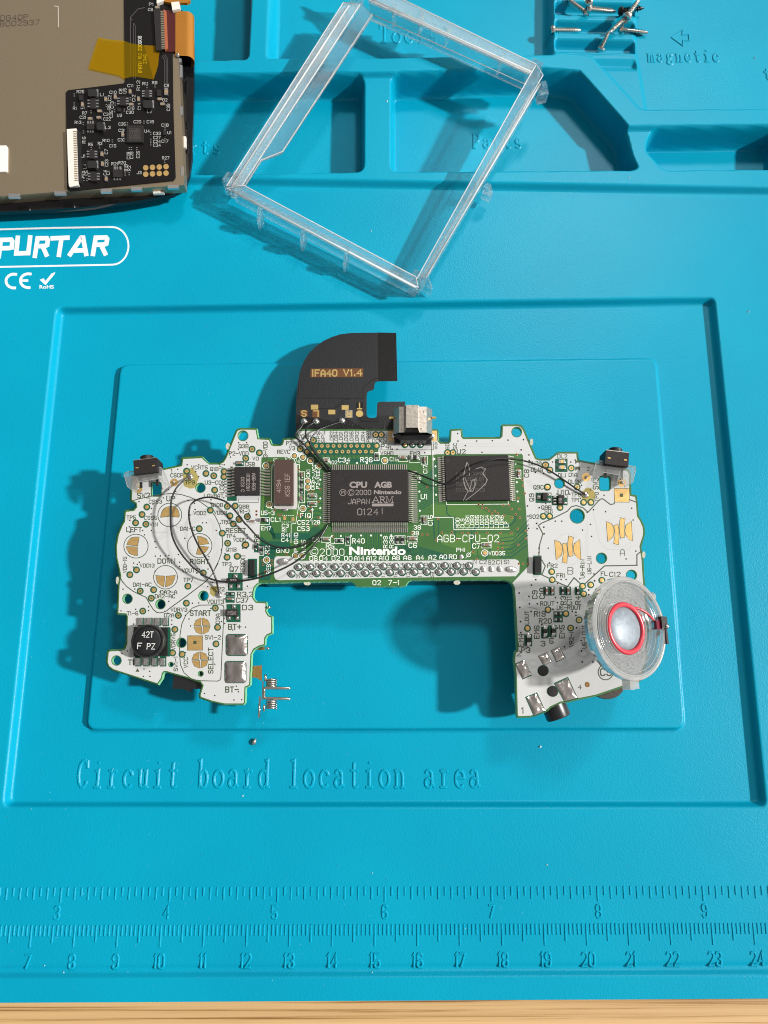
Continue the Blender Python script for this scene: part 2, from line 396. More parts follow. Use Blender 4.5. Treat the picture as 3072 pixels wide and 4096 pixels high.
for L, nm in enumerate(('mat_body', 'centre_plate', 'parts_tray', 'magnetic_pad')):
    sel = lab == L; a = idx[:-1, :-1][sel]; b = idx[:-1, 1:][sel]; c = idx[1:, 1:][sel]; d = idx[1:, :-1][sel]
    q = np.stack([a, b, c, d], 1); used = np.unique(q); remap = np.zeros(ny * nx, int); remap[used] = np.arange(len(used))
    V = np.stack([X.ravel()[used], Y.ravel()[used], Z.ravel()[used]], 1); F = remap[q]
    org = np.array((V[:, 0].mean(), V[:, 1].mean(), V[:, 2].min()))
    me = bpy.data.meshes.new(nm); me.vertices.add(len(V)); me.vertices.foreach_set('co', (((V - org) * MM).ravel()).astype(np.float32))
    me.loops.add(F.size); me.loops.foreach_set('vertex_index', F.ravel().astype(np.int32)); me.polygons.add(len(F))
    me.polygons.foreach_set('loop_start', np.arange(0, F.size, 4, dtype=np.int32))
    me.update(calc_edges=True); me.validate(); me.shade_smooth(); me.materials.append(SIL)
    o = bpy.data.objects.new(nm, me); COL.objects.link(o); o.parent = mat_root; o.location = (org - ORIG['repair_mat']) * MM; ORIG[o.name] = org
mb = MB(); n_ = 60
for i in range(n_):
    x0, x1 = -150 + 300 * i / n_, -150 + 300 * (i + 1) / n_
    mb.quad((x0, YS, -8.5), (x1, YS, -8.5), (x1, YS, 1.0), (x0, YS, 1.0))
obj('mat_edge', mb, SIL, mat_root)

# raised lettering and ruler, small ridges of the same silicone
RJ = [0]
def ridge_line(mb, pts2, r, z=None, h=.19):
    """a low flat-topped ridge with sloping sides"""
    Q = [np.array(pts2[0][:2], float)]
    for p in pts2[1:]:
        p = np.array(p[:2], float)
        if np.linalg.norm(p - Q[-1]) > 1e-4: Q.append(p)
    m = len(Q)
    if m < 2: return
    RJ[0] += 1; h = h + .006 * (RJ[0] % 4); e = r * .55
    d0 = _n(Q[1] - Q[0]); d1 = _n(Q[-1] - Q[-2]); R = []
    Q = [Q[0] - d0 * e] + [Q[0] - d0 * .02] + Q[1:-1] + [Q[-1] + d1 * .02] + [Q[-1] + d1 * e]; m = len(Q)
    for i in range(m):
        a = _n(Q[i] - Q[i - 1]) if i else d0; b = _n(Q[i + 1] - Q[i]) if i < m - 1 else d1
        n1 = np.array((-a[1], a[0])); n2 = np.array((-b[1], b[0])); n = _n(n1 + n2) if np.linalg.norm(n1 + n2) > .2 else n1; k = 1 / max(.6, n.dot(n1))
        zz = hz(*Q[i]) if z is None else z; zt_ = zz + h if 0 < i < m - 1 else zz - .05
        for o_, w_ in ((-1, r), (-.34, r), (.34, r), (1, r)):
            q = Q[i] + n * o_ * w_ * k; R.append((q[0], q[1], zt_ if abs(o_) < .9 else zz - .05))
    mb.add(R, [(4 * i + j, 4 * i + j + 1, 4 * i + j + 5, 4 * i + j + 4)[::-1] for i in range(m - 1) for j in range(3)])
def arc(cx, cy, rx, ry, a0, a1, n=9):
    return [(cx + rx * math.cos(math.radians(a0 + (a1 - a0) * i / n)), cy + ry * math.sin(math.radians(a0 + (a1 - a0) * i / n))) for i in range(n + 1)]
XH = .62
SER = {
 'C': [arc(.42, .5, .32, .5, 50, 310), [(.63, .98), (.66, .72)], [(.63, .14), (.66, .22)]],
 'i': [[(.4, 0), (.4, XH), (.22, XH - .03)], [(.2, 0), (.6, 0)], [(.39, .9), (.41, .92)]],
 'r': [[(.3, 0), (.3, XH), (.14, XH - .03)], [(.12, 0), (.5, 0)], arc(.5, .36, .2, .25, 170, 60)],
 'c': [arc(.42, XH / 2, .28, XH / 2, 45, 315), [(.62, .55), (.66, .45)]],
 'u': [[(.08, XH), (.2, XH), (.2, .14)] + arc(.38, .16, .18, .16, 180, 330, 6), [(.46, XH), (.6, XH), (.6, 0), (.74, .02)]],
 't': [[(.36, .9), (.36, .12)] + arc(.5, .12, .14, .12, 180, 330, 5), [(.16, XH), (.62, XH)]],
 'b': [[(.04, .98), (.18, 1.0), (.18, .02)], arc(.4, XH / 2, .24, XH / 2, 0, 360, 14)],
 'o': [arc(.4, XH / 2, .3, XH / 2, 0, 360, 16)],
 'a': [arc(.34, .46, .2, .17, 160, 0, 6) + [(.56, .1), (.7, .03)], arc(.34, .17, .22, .17, 60, 330, 10)],
 'd': [[(.5, .98), (.62, 1.0), (.62, .02), (.76, .02)], arc(.38, XH / 2, .26, XH / 2, 0, 360, 14)],
 'l': [[(.22, .97), (.4, 1.0), (.4, 0)], [(.2, 0), (.6, 0)]],
 'n': [[(.08, XH - .02), (.2, XH), (.2, 0)], [(.08, 0), (.34, 0)], arc(.4, .4, .2, .22, 170, 0, 7) + [(.6, 0)], [(.48, 0), (.74, 0)]],
 'e': [[(.12, .34), (.66, .34)] + arc(.4, XH / 2, .28, XH / 2, 8, 315, 14)],
 'T': [[(.06, .82), (.06, 1.0), (.74, 1.0), (.74, .82)], [(.4, 1.0), (.4, 0)], [(.22, 0), (.58, 0)]],
 's': [arc(.4, .46, .2, .16, 30, 270, 8)[:-1] + arc(.4, .15, .22, .15, 90, -150, 8)],
 'P': [[(.18, 0), (.18, 1.0), (.08, 1.0)], [(.06, 0), (.34, 0)], [(.18, 1.0), (.44, 1.0)] + arc(.44, .74, .24, .26, 90, -90, 8) + [(.18, .48)]],
 'm': [[(.02, XH), (.12, XH), (.12, 0)], [(.04, 0), (.22, 0)], arc(.26, .44, .14, .18, 170, 0, 6) + [(.4, 0)], [(.34, 0), (.48, 0)], arc(.54, .44, .14, .18, 170, 0, 6) + [(.68, 0)], [(.6, 0), (.78, 0)]],
 'g': [arc(.36, .42, .2, .18, 0, 360, 12), [(.5, .56), (.66, .62)], [(.24, .26), (.2, .14), (.5, .06)], arc(.38, -.08, .26, .13, 60, 420, 12)],
}
def serif_word(name, word, sx0, sx1, sybase, sycap, r, ink=None):
    """one moulded word: the photo gives its two ends, baseline and cap height on the mat"""
    mb = MB(); A = hit(sx0, sybase); B = hit(sx1, sybase); Tp = hit(sx0, sycap); cell = (B - A)[:2] / len(word); upv = np.array((0, Tp[1] - A[1]))
    for i, ch in enumerate(word):
        for s_ in SER.get(ch, []):
            ridge_line(mb, [tuple(A[:2] + cell * (i + x * 1.0 + .08) + upv * y) for x, y in s_], r)
    return obj(name, mb, ink or SIL, mat_root)
for wd, a, b in (('Circuit', 298, 721), ('board', 782, 1084), ('location', 1145, 1629), ('area', 1689, 1931)):
    serif_word('raised_lettering', wd, a, b, 3149, 3041, .50)
for wd, a, b, y0_, y1_ in (('Tools', 1513, 1760, 171, 103), ('Parts', 1885, 2094, 592, 538), ('Parts', 655, 890, 615, 560), ('magnetic', 2588, 2884, 247, 200), ('t', 3050, 3095, 318, 272), ('o', 3095, 3140, 318, 272)):
    serif_word('raised_lettering', wd, a, b, y0_, y1_, .54)
mb = MB(); arrow = [(2686, 151), (2730, 118), (2729, 140), (2755, 138), (2757, 163), (2733, 163), (2731, 184)]
ridge_line(mb, [tuple(hit(*q)[:2]) for q in arrow + arrow[:1]], .3); obj('raised_arrow', mb, SIL, mat_root)
# ruler
X7 = pt(123, 3740, 0)[0]; X23 = pt(2850, 3740, 0)[0]; CM = (X23 - X7) / 16
yt = pt(1536, 3698, 0)[1]; ym, yh, yc = (pt(1536, q, 0)[1] for q in (3739, 3765, 3783))
mb = MB()
for k in range(-10, 182):
    x = X7 + CM * k / 10; yb = yc if k % 10 == 0 else yh if k % 5 == 0 else ym
    ridge_line(mb, [(x, yt), (x, yb)], .30, None, .15)
obj('centimetre_scale', mb, SIL, mat_root)
X3 = pt(244, 3575, 0)[0]; X9 = pt(2812, 3575, 0)[0]; IN = (X9 - X3) / 6
it = pt(1536, 3548, 0)[1]; i1, i2, i3 = (pt(1536, q, 0)[1] for q in (3581, 3595, 3606))
mb = MB()
for k in range(-10, 108):
    x = X3 + IN * k / 16; yb = i3 if k % 16 == 0 else i2 if k % 2 == 0 else i1
    ridge_line(mb, [(x, it), (x, yb)], .30, None, .15)
obj('inch_scale', mb, SIL, mat_root)
def digits(txt, xc, ybase, h, w_, r):
    mb = MB()
    for s_ in strokes(txt, h, None, .42, .2):
        ridge_line(mb, [(xc + x, ybase + y) for x, y in s_], r + .07, max(hz(xc, ybase + h * .8), hz(xc, ybase + h * .3)) + .02, .16)
    V = np.array(mb.v); V[:, 0] -= (V[:, 0].min() + V[:, 0].max()) / 2 - xc; mb.v = V.tolist()
    return mb
yb = pt(1536, 3868, 0)[1]; hh = pt(1536, 3814, 0)[1] - yb
for k in range(7, 25):
    obj('ruler_number', digits(str(k), X7 + CM * (k - 7), yb, hh, 0, .26), SIL, mat_root)
yb = pt(1536, 3672, 0)[1]; hh = pt(1536, 3622, 0)[1] - yb
for k in range(3, 10):
    obj('ruler_number', digits(str(k), X3 + IN * (k - 3) - (.6 if k < 6 else 0), yb, hh, 0, .26), SIL, mat_root)
# printed white marks
INK = mat('white_print', (.62, .66, .68), .6, bump=(3000, .3, .00005))
def pz(x, y, d=.0):
    p = pt(x, y, 0); p[2] = hz(p[0], p[1]) + .03 + d; return p
def zt(x, y): return pz(x, y)
def L4(x, y): return (x / 1.659, 850 + y / 1.659)
mb = MB()
pill = [L4(-560, 135), L4(0, 112), L4(350, 103), L4(700, 97)] + [L4(745 + 108 * math.sin(t), 222 - 125 * math.cos(t) * 1.0) for t in [PI * i / 14 for i in range(15)]] + [L4(700, 348), L4(350, 355), L4(0, 361), L4(-560, 376)]
ribbon(mb, pill, 7.0, zt); obj('printed_border', mb, INK, mat_root)
def poly_flat(mb, pts, tr): mb.add([tr(*p) for p in pts], [tuple(range(len(pts)))])
def italic(word_strokes, wd):
    mb = MB()
    for i, s_ in enumerate(word_strokes): ribbon(mb, [L4(*q) for q in s_], wd, lambda x, y, i=i: pz(x, y, .012 * i))
    return mb
BW = 18
LET = [[[(-8, 290), (5, 182), (75, 180), (82, 190), (78, 232), (62, 236), (8, 238)]],
       [[(118, 168), (108, 272), (188, 270), (200, 166)]],
       [[(232, 288), (250, 172), (312, 171), (318, 182), (314, 216), (302, 222), (262, 224)], [(285, 228), (308, 280)]],
       [[(350, 172), (448, 168)], [(408, 176), (392, 282)]],
       [[(466, 278), (540, 168), (552, 168), (572, 276)], [(502, 254), (560, 252)]],
       [[(618, 276), (636, 168), (704, 166), (712, 176), (706, 208), (694, 213), (650, 215)], [(672, 218), (698, 272)]]]
mb = MB()
for gI, g_ in enumerate(LET):
    for i, s_ in enumerate(g_): ribbon(mb, [L4(*q) for q in s_], BW, lambda x, y, i=i: pz(x, y, .012 * i))
obj('printed_logo', mb, INK, mat_root)
mb = MB()
ribbon(mb, [L4(*q) for q in arc(92, 455, -50, 46, 285 - 360, 80, 14)][::-1] if False else [L4(92 - 52 * math.sin(t), 455 - 46 * math.cos(t)) for t in [math.radians(-14 + 200 * i / 14) for i in range(15)]], 11, zt)
ribbon(mb, [L4(188 - 52 * math.sin(t), 453 - 46 * math.cos(t)) for t in [math.radians(-14 + 200 * i / 14) for i in range(15)]], 11, zt)
ribbon(mb, [L4(140, 453), L4(180, 452)], 10, lambda x, y: pz(x, y, .015)); obj('printed_mark', mb, INK, mat_root)
mb = MB(); poly_flat(mb, [L4(*q) for q in ((264, 447), (290, 437), (302, 455), (342, 406), (368, 396), (362, 412), (304, 481), (296, 478))][::-1], zt)
font_fit(mb, 'RoHS', *[L4(q, 0)[0] for q in (262, 358)], 850 + 505 / 1.659, 22 / 1.659, zt, .03); obj('printed_mark', mb, INK, mat_root)
# ------------------------------------------------------------------ circuit board
C0 = bp(1500, 2150)
board = thing('circuit_board', 'white and green console circuit board with chips, lying on the blue mat plate', 'circuit board', (C0[0], C0[1], hz(C0[0], C0[1])))
GREEN = mat('solder_mask', (.036, .115, .028), .35, var=(60, .12))
DGREEN = mat('bare_mask', (.006, .075, .042), .35)
LGREEN = mat('mask_over_copper', (.060, .15, .030), .35)
FR4 = mat('board_edge', (.16, .42, .22), .6, bump=(4000, .6, .0002))
NUB = mat('torn_laminate', (.42, .42, .34), .7, bump=(3000, .8, .0003))
WHITE = mat('white_ink', (.475, .485, .485), .30, bump=(1800, .12, .00005), var=(35, .03))
WTRACE = mat("white_ink_on_trace", (.405, .415, .415), .38)
SILK = mat('silk_print', (.70, .72, .68), .5)
OLIVE = mat('ink_gap', (.038, .058, .024), .5)
GOLD = mat('gold_pad', (.72, .47, .18), .38, .75, bump=(5000, .3, .00004), var=(900, .12))
COPPER = mat('copper_ring', (.50, .24, .10), .4, .6)
HOLE = mat('drill_hole', (.015, .008, .008), .7)
SOLDER = mat('solder', (.72, .70, .69), .26, .95, bump=(1400, .5, .0004))
SOLDERB = mat('solder_dome', (.70, .67, .66), .2, 1., bump=(900, .15, .0002))
LEAD = mat('tin_leads', (.62, .58, .54), .3, .9)
BLACKP = mat('black_epoxy', (.017, .015, .015), .6, 0, .25, bump=(5000, .5, .0001), var=(2500, .2))
BLACKG = mat('black_plastic', (.012, .012, .013), .32)
MARK = mat('grey_marking', (.24, .21, .20), .6)
STEEL = mat('shell_steel', (.55, .50, .44), .34, .95, bump=(1200, .25, .0001), var=(1500, .18))
CERAM = mat('ceramic_body', (.20, .11, .07), .5); CERAM2 = mat('dark_chip_body', (.012, .012, .012), .35)
def P2(c, z=0.):
    return lambda x, y: bp(*cv(c, x, y), z)
def flat(mb, c, pts, z):
    P = [cv(c, *p) for p in pts]; a = sum(P[i - 1][0] * P[i][1] - P[i][0] * P[i - 1][1] for i in range(len(P)))
    if a > 0: P = P[::-1]            # image y runs down: keep normals up
    mb.add([bp(*p, z) for p in P], [tuple(range(len(P)))]); return mb
def ell(c, x, y, rx_, ry_=None, n=24, rot=0.):
    ry_ = ry_ or rx_; q = math.radians(rot)
    return [(x + rx_ * math.cos(t) * math.cos(q) - ry_ * math.sin(t) * math.sin(q), y + rx_ * math.cos(t) * math.sin(q) + ry_ * math.sin(t) * math.cos(q)) for t in [2 * PI * i / n for i in range(n)]]
def solid(mb, c, pts, z0, z1, inset=0.):
    """extrude a photo outline between two heights over the board; inset (crop px) tapers the top"""
    P = [cv(c, *p) for p in pts]; a = sum(P[i - 1][0] * P[i][1] - P[i][0] * P[i - 1][1] for i in range(len(P)))
    if a > 0: P = P[::-1]
    cx = sum(p[0] for p in P) / len(P); cy = sum(p[1] for p in P) / len(P); s_ = CR[c][2]
    def ins(p):
        if not inset: return p
        d = math.hypot(p[0] - cx, p[1] - cy); k = max(0, d - inset / s_) / d; return (cx + (p[0] - cx) * k, cy + (p[1] - cy) * k)
    b0 = [bp(*p, 0) for p in P]; b1 = [bp(*ins(p), 0) for p in P]
    mb.prism([up(p, z0) for p in b0], [up(p, z1) for p in b1]); return mb
def rect(x, y, w_, h_): return [(x - w_ / 2, y - h_ / 2), (x + w_ / 2, y - h_ / 2), (x + w_ / 2, y + h_ / 2), (x - w_ / 2, y + h_ / 2)]
def rrect(x0, y0, x1, y1, r):
    o = []
    for cx, cy, a in ((x1 - r, y0 + r, -90), (x1 - r, y1 - r, 0), (x0 + r, y1 - r, 90), (x0 + r, y0 + r, 180)):
        o += [(cx + r * math.cos(math.radians(a + 22.5 * i)), cy + r * math.sin(math.radians(a + 22.5 * i))) for i in range(5)]
    return o
Zd_ = lambda p: p
OUT = [(942,1731),(947,1720),(963,1714),(1026,1715),(1033,1753),(1079,1756),(1087,1777),(1095,1780),(1120,1780),(1128,1776),(1134,1756),(1185,1753),(1189,1723),(1195,1719),(1565,1719),(1748,1720),(1752,1724),(1754,1762),(1762,1771),(1793,1771),(1800,1764),(1802,1720),(1846,1717),(1849,1746),(1854,1752),(1999,1751),(2006,1744),(2008,1701),(2071,1700),(2085,1705),(2095,1718),(2134,1812),(2144,1833),(2156,1838),(2197,1838),(2226,1814),(2234,1810),(2309,1810),(2312,1842),(2379,1855),(2512,1880),(2522,1900),(2520,1935),(2524,1980),(2544,1984),(2548,2010),(2552,2064),(2563,2080),(2574,2105),(2577,2125),(2575,2145),(2567,2170),(2562,2186),(2565,2205),(2570,2233),(2575,2311),(2588,2450),(2586,2640),(2560,2722),(2490,2747),(2384,2783),(2312,2797),(2271,2808),(2244,2810),(2203,2829),(2194,2838),(2176,2849),(2136,2863),(2122,2867),(2072,2869),(2067,2860),(2063,2702),(2056,2643),(2059,2612),(2070,2598),(2068,2566),(2059,2399),(2055,2350),(2048,2334),(2036,2325),(2016,2319),(1848,2319),(1648,2320),(1634,2326),(1622,2342),(1600,2345),(1426,2345),(1416,2331),(1404,2325),(1244,2327),(1044,2331),(1030,2337),(1019,2349),(1014,2365),(1013,2392),(1025,2407),(1063,2409),(1067,2412),(1065,2445),(1074,2461),(1089,2467),(1089,2532),(1068,2542),(1061,2553),(1060,2580),(1037,2586),(1016,2598),(1006,2617),(1002,2700),(1001,2739),(993,2746),(982,2750),(980,2811),(974,2818),(899,2818),(848,2807),(801,2791),(798,2780),(810,2742),(801,2729),(747,2711),(668,2689),(657,2688),(651,2695),(648,2713),(631,2738),(451,2680),(433,2666),(427,2648),(431,2606),(440,2601),(483,2599),(498,2594),(505,2575),(507,2467),(503,2458),(469,2456),(474,2340),(481,2304),(476,2280),(465,2230),(463,2186),(471,2139),(487,2100),(496,2085),(499,2049),(503,2043),(534,2040),(545,2027),(543,2013),(527,2005),(523,1996),(525,1960),(526,1905),(530,1902),(659,1875),(725,1861),(729,1832),(809,1828),(820,1839),(838,1854),(877,1854),(892,1846),(903,1828)]
def circ(x, y, r, n=20): return [(x + r * math.cos(2 * PI * i / n), y + r * math.sin(2 * PI * i / n)) for i in range(n)]
HOLES = [(972,1743,19),(802,1951,18),(510,2395,18),(642,2417,18),(814,2383,18),(726,2571,18),(466,2642,18),(2067,1728,19),(2238,1933,19),(2309,2064,28),(2406,2233,20),(2526,2301,20),(684,2658,8),(803,2695,9)]
HL = [circ(*h) for h in HOLES] + [rrect(606, 1930, 644, 1984, 7), rrect(2398, 1906, 2441, 1962, 10), rrect(664, 2512, 680, 2622, 4)]
def sheet_px(mb, outer, holes, z):
    loops = [outer] + holes; vs = [p for l in loops for p in l]
    tri = tessellate_polygon([[Vector((x, y, 0)) for x, y in l] for l in loops])
    W_ = [bp(*p, z) for p in vs]; fs = []
    for t in tri:
        a, b, c = (W_[i] for i in t); n = np.cross(b - a, c - a)
        fs.append(tuple(t) if n[2] > 0 else tuple(t[::-1]))
    mb.add(W_, fs)
def inset_loop(P, d):
    """move a clockwise-in-image outline inwards by d px"""
    o = []; n = len(P); a = sum(P[i - 1][0] * P[i][1] - P[i][0] * P[i - 1][1] for i in range(n)); s_ = 1 if a > 0 else -1
    for i in range(n):
        p0, p1, p2 = np.array(P[i - 1], float), np.array(P[i], float), np.array(P[(i + 1) % n], float)
        d1 = (p1 - p0) / (np.linalg.norm(p1 - p0) + 1e-9); d2 = (p2 - p1) / (np.linalg.norm(p2 - p1) + 1e-9)
        n1 = np.array((-d1[1], d1[0])) * s_; n2 = np.array((-d2[1], d2[0])) * s_; m_ = n1 + n2; L = np.linalg.norm(m_)
        m_ = n1 if L < .3 else m_ / L; k = 1 / max(.6, m_.dot(n1)); o.append(tuple(p1 + m_ * d * min(k, 1.4)))
    return o
TH = 1.1
# routed edge: slightly rough
random.seed(11)
OUTR = []
for i in range(len(OUT)):
    a, b = OUT[i], OUT[(i + 1) % len(OUT)]; L = math.hypot(b[0] - a[0], b[1] - a[1]); k = max(1, int(L / 9))
    for j in range(k):
        t = j / k; OUTR.append((a[0] + (b[0] - a[0]) * t + random.uniform(-.8, .8), a[1] + (b[1] - a[1]) * t + random.uniform(-.8, .8)))
mb = MB(); sheet_px(mb, OUTR, HL, 0.0); obj('solder_mask', mb, GREEN, board)
mb = MB()
for l in [OUTR] + HL:
    t = [bp(*p, 0) for p in l]; b = [up(p, -TH) for p in t]; n = len(l)
    if l is OUTR: b = [up(bp(*p, 0), -TH) for p in inset_loop(l, -3.2)]
    mb.add(t + b, [(i, (i + 1) % n, n + (i + 1) % n, n + i) for i in range(n)])
for x, y, w_, h_ in ((912, 1785, 9, 14), (470, 2322, 7, 16), (1228, 2332, 14, 9), (1828, 2330, 14, 9), (2126, 1768, 7, 14), (2575, 2219, 7, 14)):
    q = [bp(*p, -.15) for p in ell('z', x, y, w_, h_, 9)]; obj('edge_nub', MB().prism([up(p, -.8) for p in q][::-1], q[::-1]), NUB, board)
obj('board_edge', mb, FR4, board)
mb = MB(); sheet_px(mb, inset_loop(OUTR, -3.2), HL, -TH); obj('board_underside', mb, GREEN, board)
# white ink fields (left wing, right wing, connector strip)
gl = [(1046,1829),(1225,1827),(1233,1782),(1252,1772),(1500,1772),(1512,1776),(1514,1820),(1726,1820),(1748,1817),(2087,1815),(2092,1824),(2095,1942),(2100,1985),(2106,2068),(2116,2262),(2054,2331)]
inn = inset_loop(OUT, 4.5)
def near(P, q): return min(range(len(P)), key=lambda i: (P[i][0] - q[0]) ** 2 + (P[i][1] - q[1]) ** 2)
i1 = near(OUT, (2055, 2350)); i2 = near(OUT, (1030, 2337))
wh = inn[:i1 + 1] + [(2050, 2332)] + gl[::-1][1:] + [(1044,1874),(1042,1996),(1036,2223),(1034,2333)] + inn[i2:]
mb = MB(); sheet_px(mb, wh, [inset_loop(h, -3.0) for h in HL], .010); obj('white_ink', mb, WHITE, board)
strip = [(1107,2225),(1158,2225),(1172,2232),(1181,2243),(1600,2244),(2062,2237),(2074,2243),(2079,2258),(2077,2288),(2063,2305),(1550,2311),(1115,2321),(1102,2317),(1097,2305),(1096,2245),(1099,2231)]
mb = MB(); sheet_px(mb, strip, [], .012); obj('white_ink', mb, WHITE, board)
# ground-coloured patches around the parts on the white field
mb = MB()
def patch(c, x0, y0, x1, y1, z=.018): flat(mb, c, [(x0, y0), (x1, y0), (x1, y1), (x0, y1)], z)
for q in [('b',1415,115,1578,312),('b',1398,460,1555,660),('b',1392,325,1492,378),('b',1388,380,1490,445),('a',1497,455,1592,512),('g',235,690,398,795),('g',400,722,562,820),('g',435,346,562,480),('h',382,213,483,292),('h',525,213,628,290),('h',660,213,735,290),('h',472,432,556,530),('h',362,568,430,672),('h',425,555,500,660),('h',213,635,285,742),('d',105,1110,200,1310),('g',210,1333,297,1532),('d',168,955,215,1045),('b',385,715,775,1040)]:
    patch(*q)
for k in range(4):
    patch('b', 418 + 92 * k, 610, 488 + 92 * k, 705); patch('b', 385 + 92 * k, 1040, 458 + 92 * k, 1150)
for q in [((338,828),(415,797),(460,875),(385,910)),((453,782),(525,748),(577,840),(500,878)),((135,900),(215,865),(277,995),(200,1030)),((483,1072),(600,1020),(684,1200),(570,1228)),((228,1195),(327,1156),(397,1312),(300,1358))]:
    cx = sum(p[0] for p in q) / 4; cy = sum(p[1] for p in q) / 4
    flat(mb, 'h', [(cx + (x - cx) * 1.08, cy + (y - cy) * 1.08) for x, y in q], .018)
for c, x0, y0, x1, y1 in (('a',1405,545,1512,895),('b',1388,790,1636,1035),('b',1375,1088,1620,1336)):
    flat(mb, c, rrect(x0, y0, x1, y1, 38 if c == 'b' else 6), .018)
flat(mb, 'c', [(697,975),(1232,975),(1238,1080),(690,1080)], .018)
obj_split('component_field', mb, DGREEN, board)
# copper areas and tracks of the green part
mb = MB()
def track(c, pts, wd, z=.010): ribbon(mb, pts, wd, P2(c, z))
random.seed(3)
for k in range(30):                       # fan from the processor's lower edge to the cartridge row
    x = 300 + k * 32; track('i', [(x, 940), (x, 1075 + (k % 3) * 12), (x + (k - 15) * 4.5, 1160 + (k % 4) * 20), (x + (k - 15) * 9, 1300)], 11)
for k in range(14):
    track('e', [(320, 905 + k * 27), (430, 880 + k * 24), (505, 745 + k * 31)], 9)
for k in range(12):
    y = 150 + k * 44; track('d', [(860, y + 90), (800, y + 70), (735 - (k % 5) * 14, y + 120), (700 - (k % 5) * 14, y + 200)], 10)
for k in range(9): track('d', [(270 + k * 11, 560 + k * 30), (300 + k * 11, 800 + k * 12), (360, 850 + k * 8), (720 + k * 6, 850 + k * 8), (800 + k * 8, 760 + k * 8)], 8)
for k in range(14): track('c', [(760 + k * 36, 1085), (770 + k * 36, 1110), (890 + k * 44 * .98, 1150)], 8)
for k in range(9): track('f', [(110, 580 + k * 13), (300 + k * 8, 600 + k * 13), (620 + k * 9, 690 + k * 8)], 7)
for k in range(6): track('f', [(1440 - k * 3, 330 + k * 52), (1290 - k * 6, 500 + k * 42), (1150, 520 + k * 38)], 12 if k % 2 else 8)
track('f', [(605, 175), (605, 265), (690, 340), (690, 520)], 12); track('f', [(470, 350), (480, 530)], 14); track('f', [(520, 330), (520, 520)], 10)
track('f', [(860, 400), (860, 640)], 12); track('f', [(885, 410), (885, 640)], 8); track('f', [(1310, 270), (1300, 340), (1250, 385), (920, 385), (890, 430)], 20)
track('f', [(920, 600), (925, 740)], 8); track('f', [(1050, 620), (1000, 740)], 14)
flat(mb, 'd', [(240, 880), (300, 930), (520, 935), (560, 1010), (390, 1040), (330, 1330), (225, 1330)], .006)
obj('copper_tracks', mb, DGREEN, board)
mb = MB()
flat(mb, 'e', [(440, 1195), (880, 1195), (1060, 1300), (1240, 1300), (1300, 1320), (1240, 1440), (700, 1440), (690, 1310), (470, 1310)], .005)
flat(mb, 'f', [(560, 470), (1400, 470), (1200, 640), (900, 690), (560, 580)], .005)
flat(mb, 'd', [(250, 200), (350, 180), (360, 560), (250, 640)], .005); flat(mb, 'd', [(560, 620), (640, 600), (640, 660), (580, 760)], .005)
for k in range(16):
    x = 318 + k * 60; track('i', [(x, 950), (x, 1090)], 8, .008)
obj('copper_area', mb, LGREEN, board)
# lines left open in the white ink, and outlines printed on the green
mb = MB()
def lines(c, pts, wd, z=.022): ribbon(mb, pts, wd, P2(c, z))
lines('a', [(350,895),(450,868),(560,845),(680,822),(800,812),(900,825),(1000,855),(1110,905),(1200,970),(1275,1065),(1320,1160),(1350,1270),(1357,1370),(1340,1480),(1312,1560),(1270,1645)], 9)
lines('b', [(1305,10),(1240,130),(1170,210),(960,370),(780,500),(735,535),(700,550),(660,558),(625,550),(590,520),(545,450),(510,385),(440,355),(370,320),(300,270),(250,215),(215,150)], 10)
lines('b', [(880,1000),(885,800),(905,680),(950,580),(1020,505),(1100,472),(1335,468),(1362,478),(1371,500),(1368,600),(1337,1270),(1328,1298),(1300,1312),(1120,1308),(1060,1300),(1000,1280),(930,1220),(890,1130),(880,1000)], 9)
lines('g', [(1270,790),(1190,760)], 11); lines('g', [(1045,785),(1035,805),(1000,812),(920,752),(895,758),(770,890),(720,845),(650,822),(600,835),(560,880),(410,955),(300,1000),(265,1025),(310,1110),(275,1230),(270,1330),(335,1440),(300,1530),(450,1600),(580,1659)], 11)
lines('g', [(730,1630),(940,1438),(1270,1432),(1270,1325),(1312,1290)], 12); lines('h', [(600,210),(655,135),(725,200)], 11)
lines('a', [(570,700),(570,840),(665,838)], 7); lines('d', [(8, 505),(8,535),(212,535),(212,490)], 5); lines('e', [(450,560),(450,690)], 6); lines('j', [(0,1380),(1290,1378),(1290,1200)], 12)
for c, x, y, r in (('a',772,1050,132),('a',398,1395,134),('a',1102,1390,136),('b',725,163,132)):
    ribbon(mb, ell(c, x, y, r, r - 2, 40), 8, P2(c, .022), True)
ribbon(mb, ell('h', 935, 970, 66, 68, 36), 9, P2('h', .022), True)
for c, q in (('g',((640,362),(690,365),(690,398),(665,380),(640,398))),('g',((640,425),(690,425),(690,470),(665,448),(640,470))),('b',((415,1170),(437,1208),(392,1208))),('a',((1435,515),(1475,515),(1455,550)))):
    flat(mb, c, q, .022)
obj_split('ink_gap_lines', mb, OLIVE, board)
mb = MB()
def loop(c, x0, y0, x1, y1, wd=5): ribbon(mb, [(x0, y0), (x1, y0), (x1, y1), (x0, y1)], wd, P2(c, .022), True)
for q in [('d',228,690,325,762),('d',630,222,685,300),('d',630,300,685,378),('d',630,378,685,458),('d',630,458,685,538),('d',718,448,810,500),('d',718,524,810,576),('d',875,80,938,132),('d',860,890,950,945),('d',992,905,1082,955),('d',1105,888,1152,972),('d',222,985,268,1075),('f',75,492,128,582),('f',128,492,180,582),('f',207,498,303,556),('f',962,562,1058,617),('f',342,290,403,380),('e',112,697,208,755),('e',228,697,333,767),('e',350,700,408,790),('e',1312,842,1362,930),('c',1238,1058,1280,1123)]:
    loop(*q)
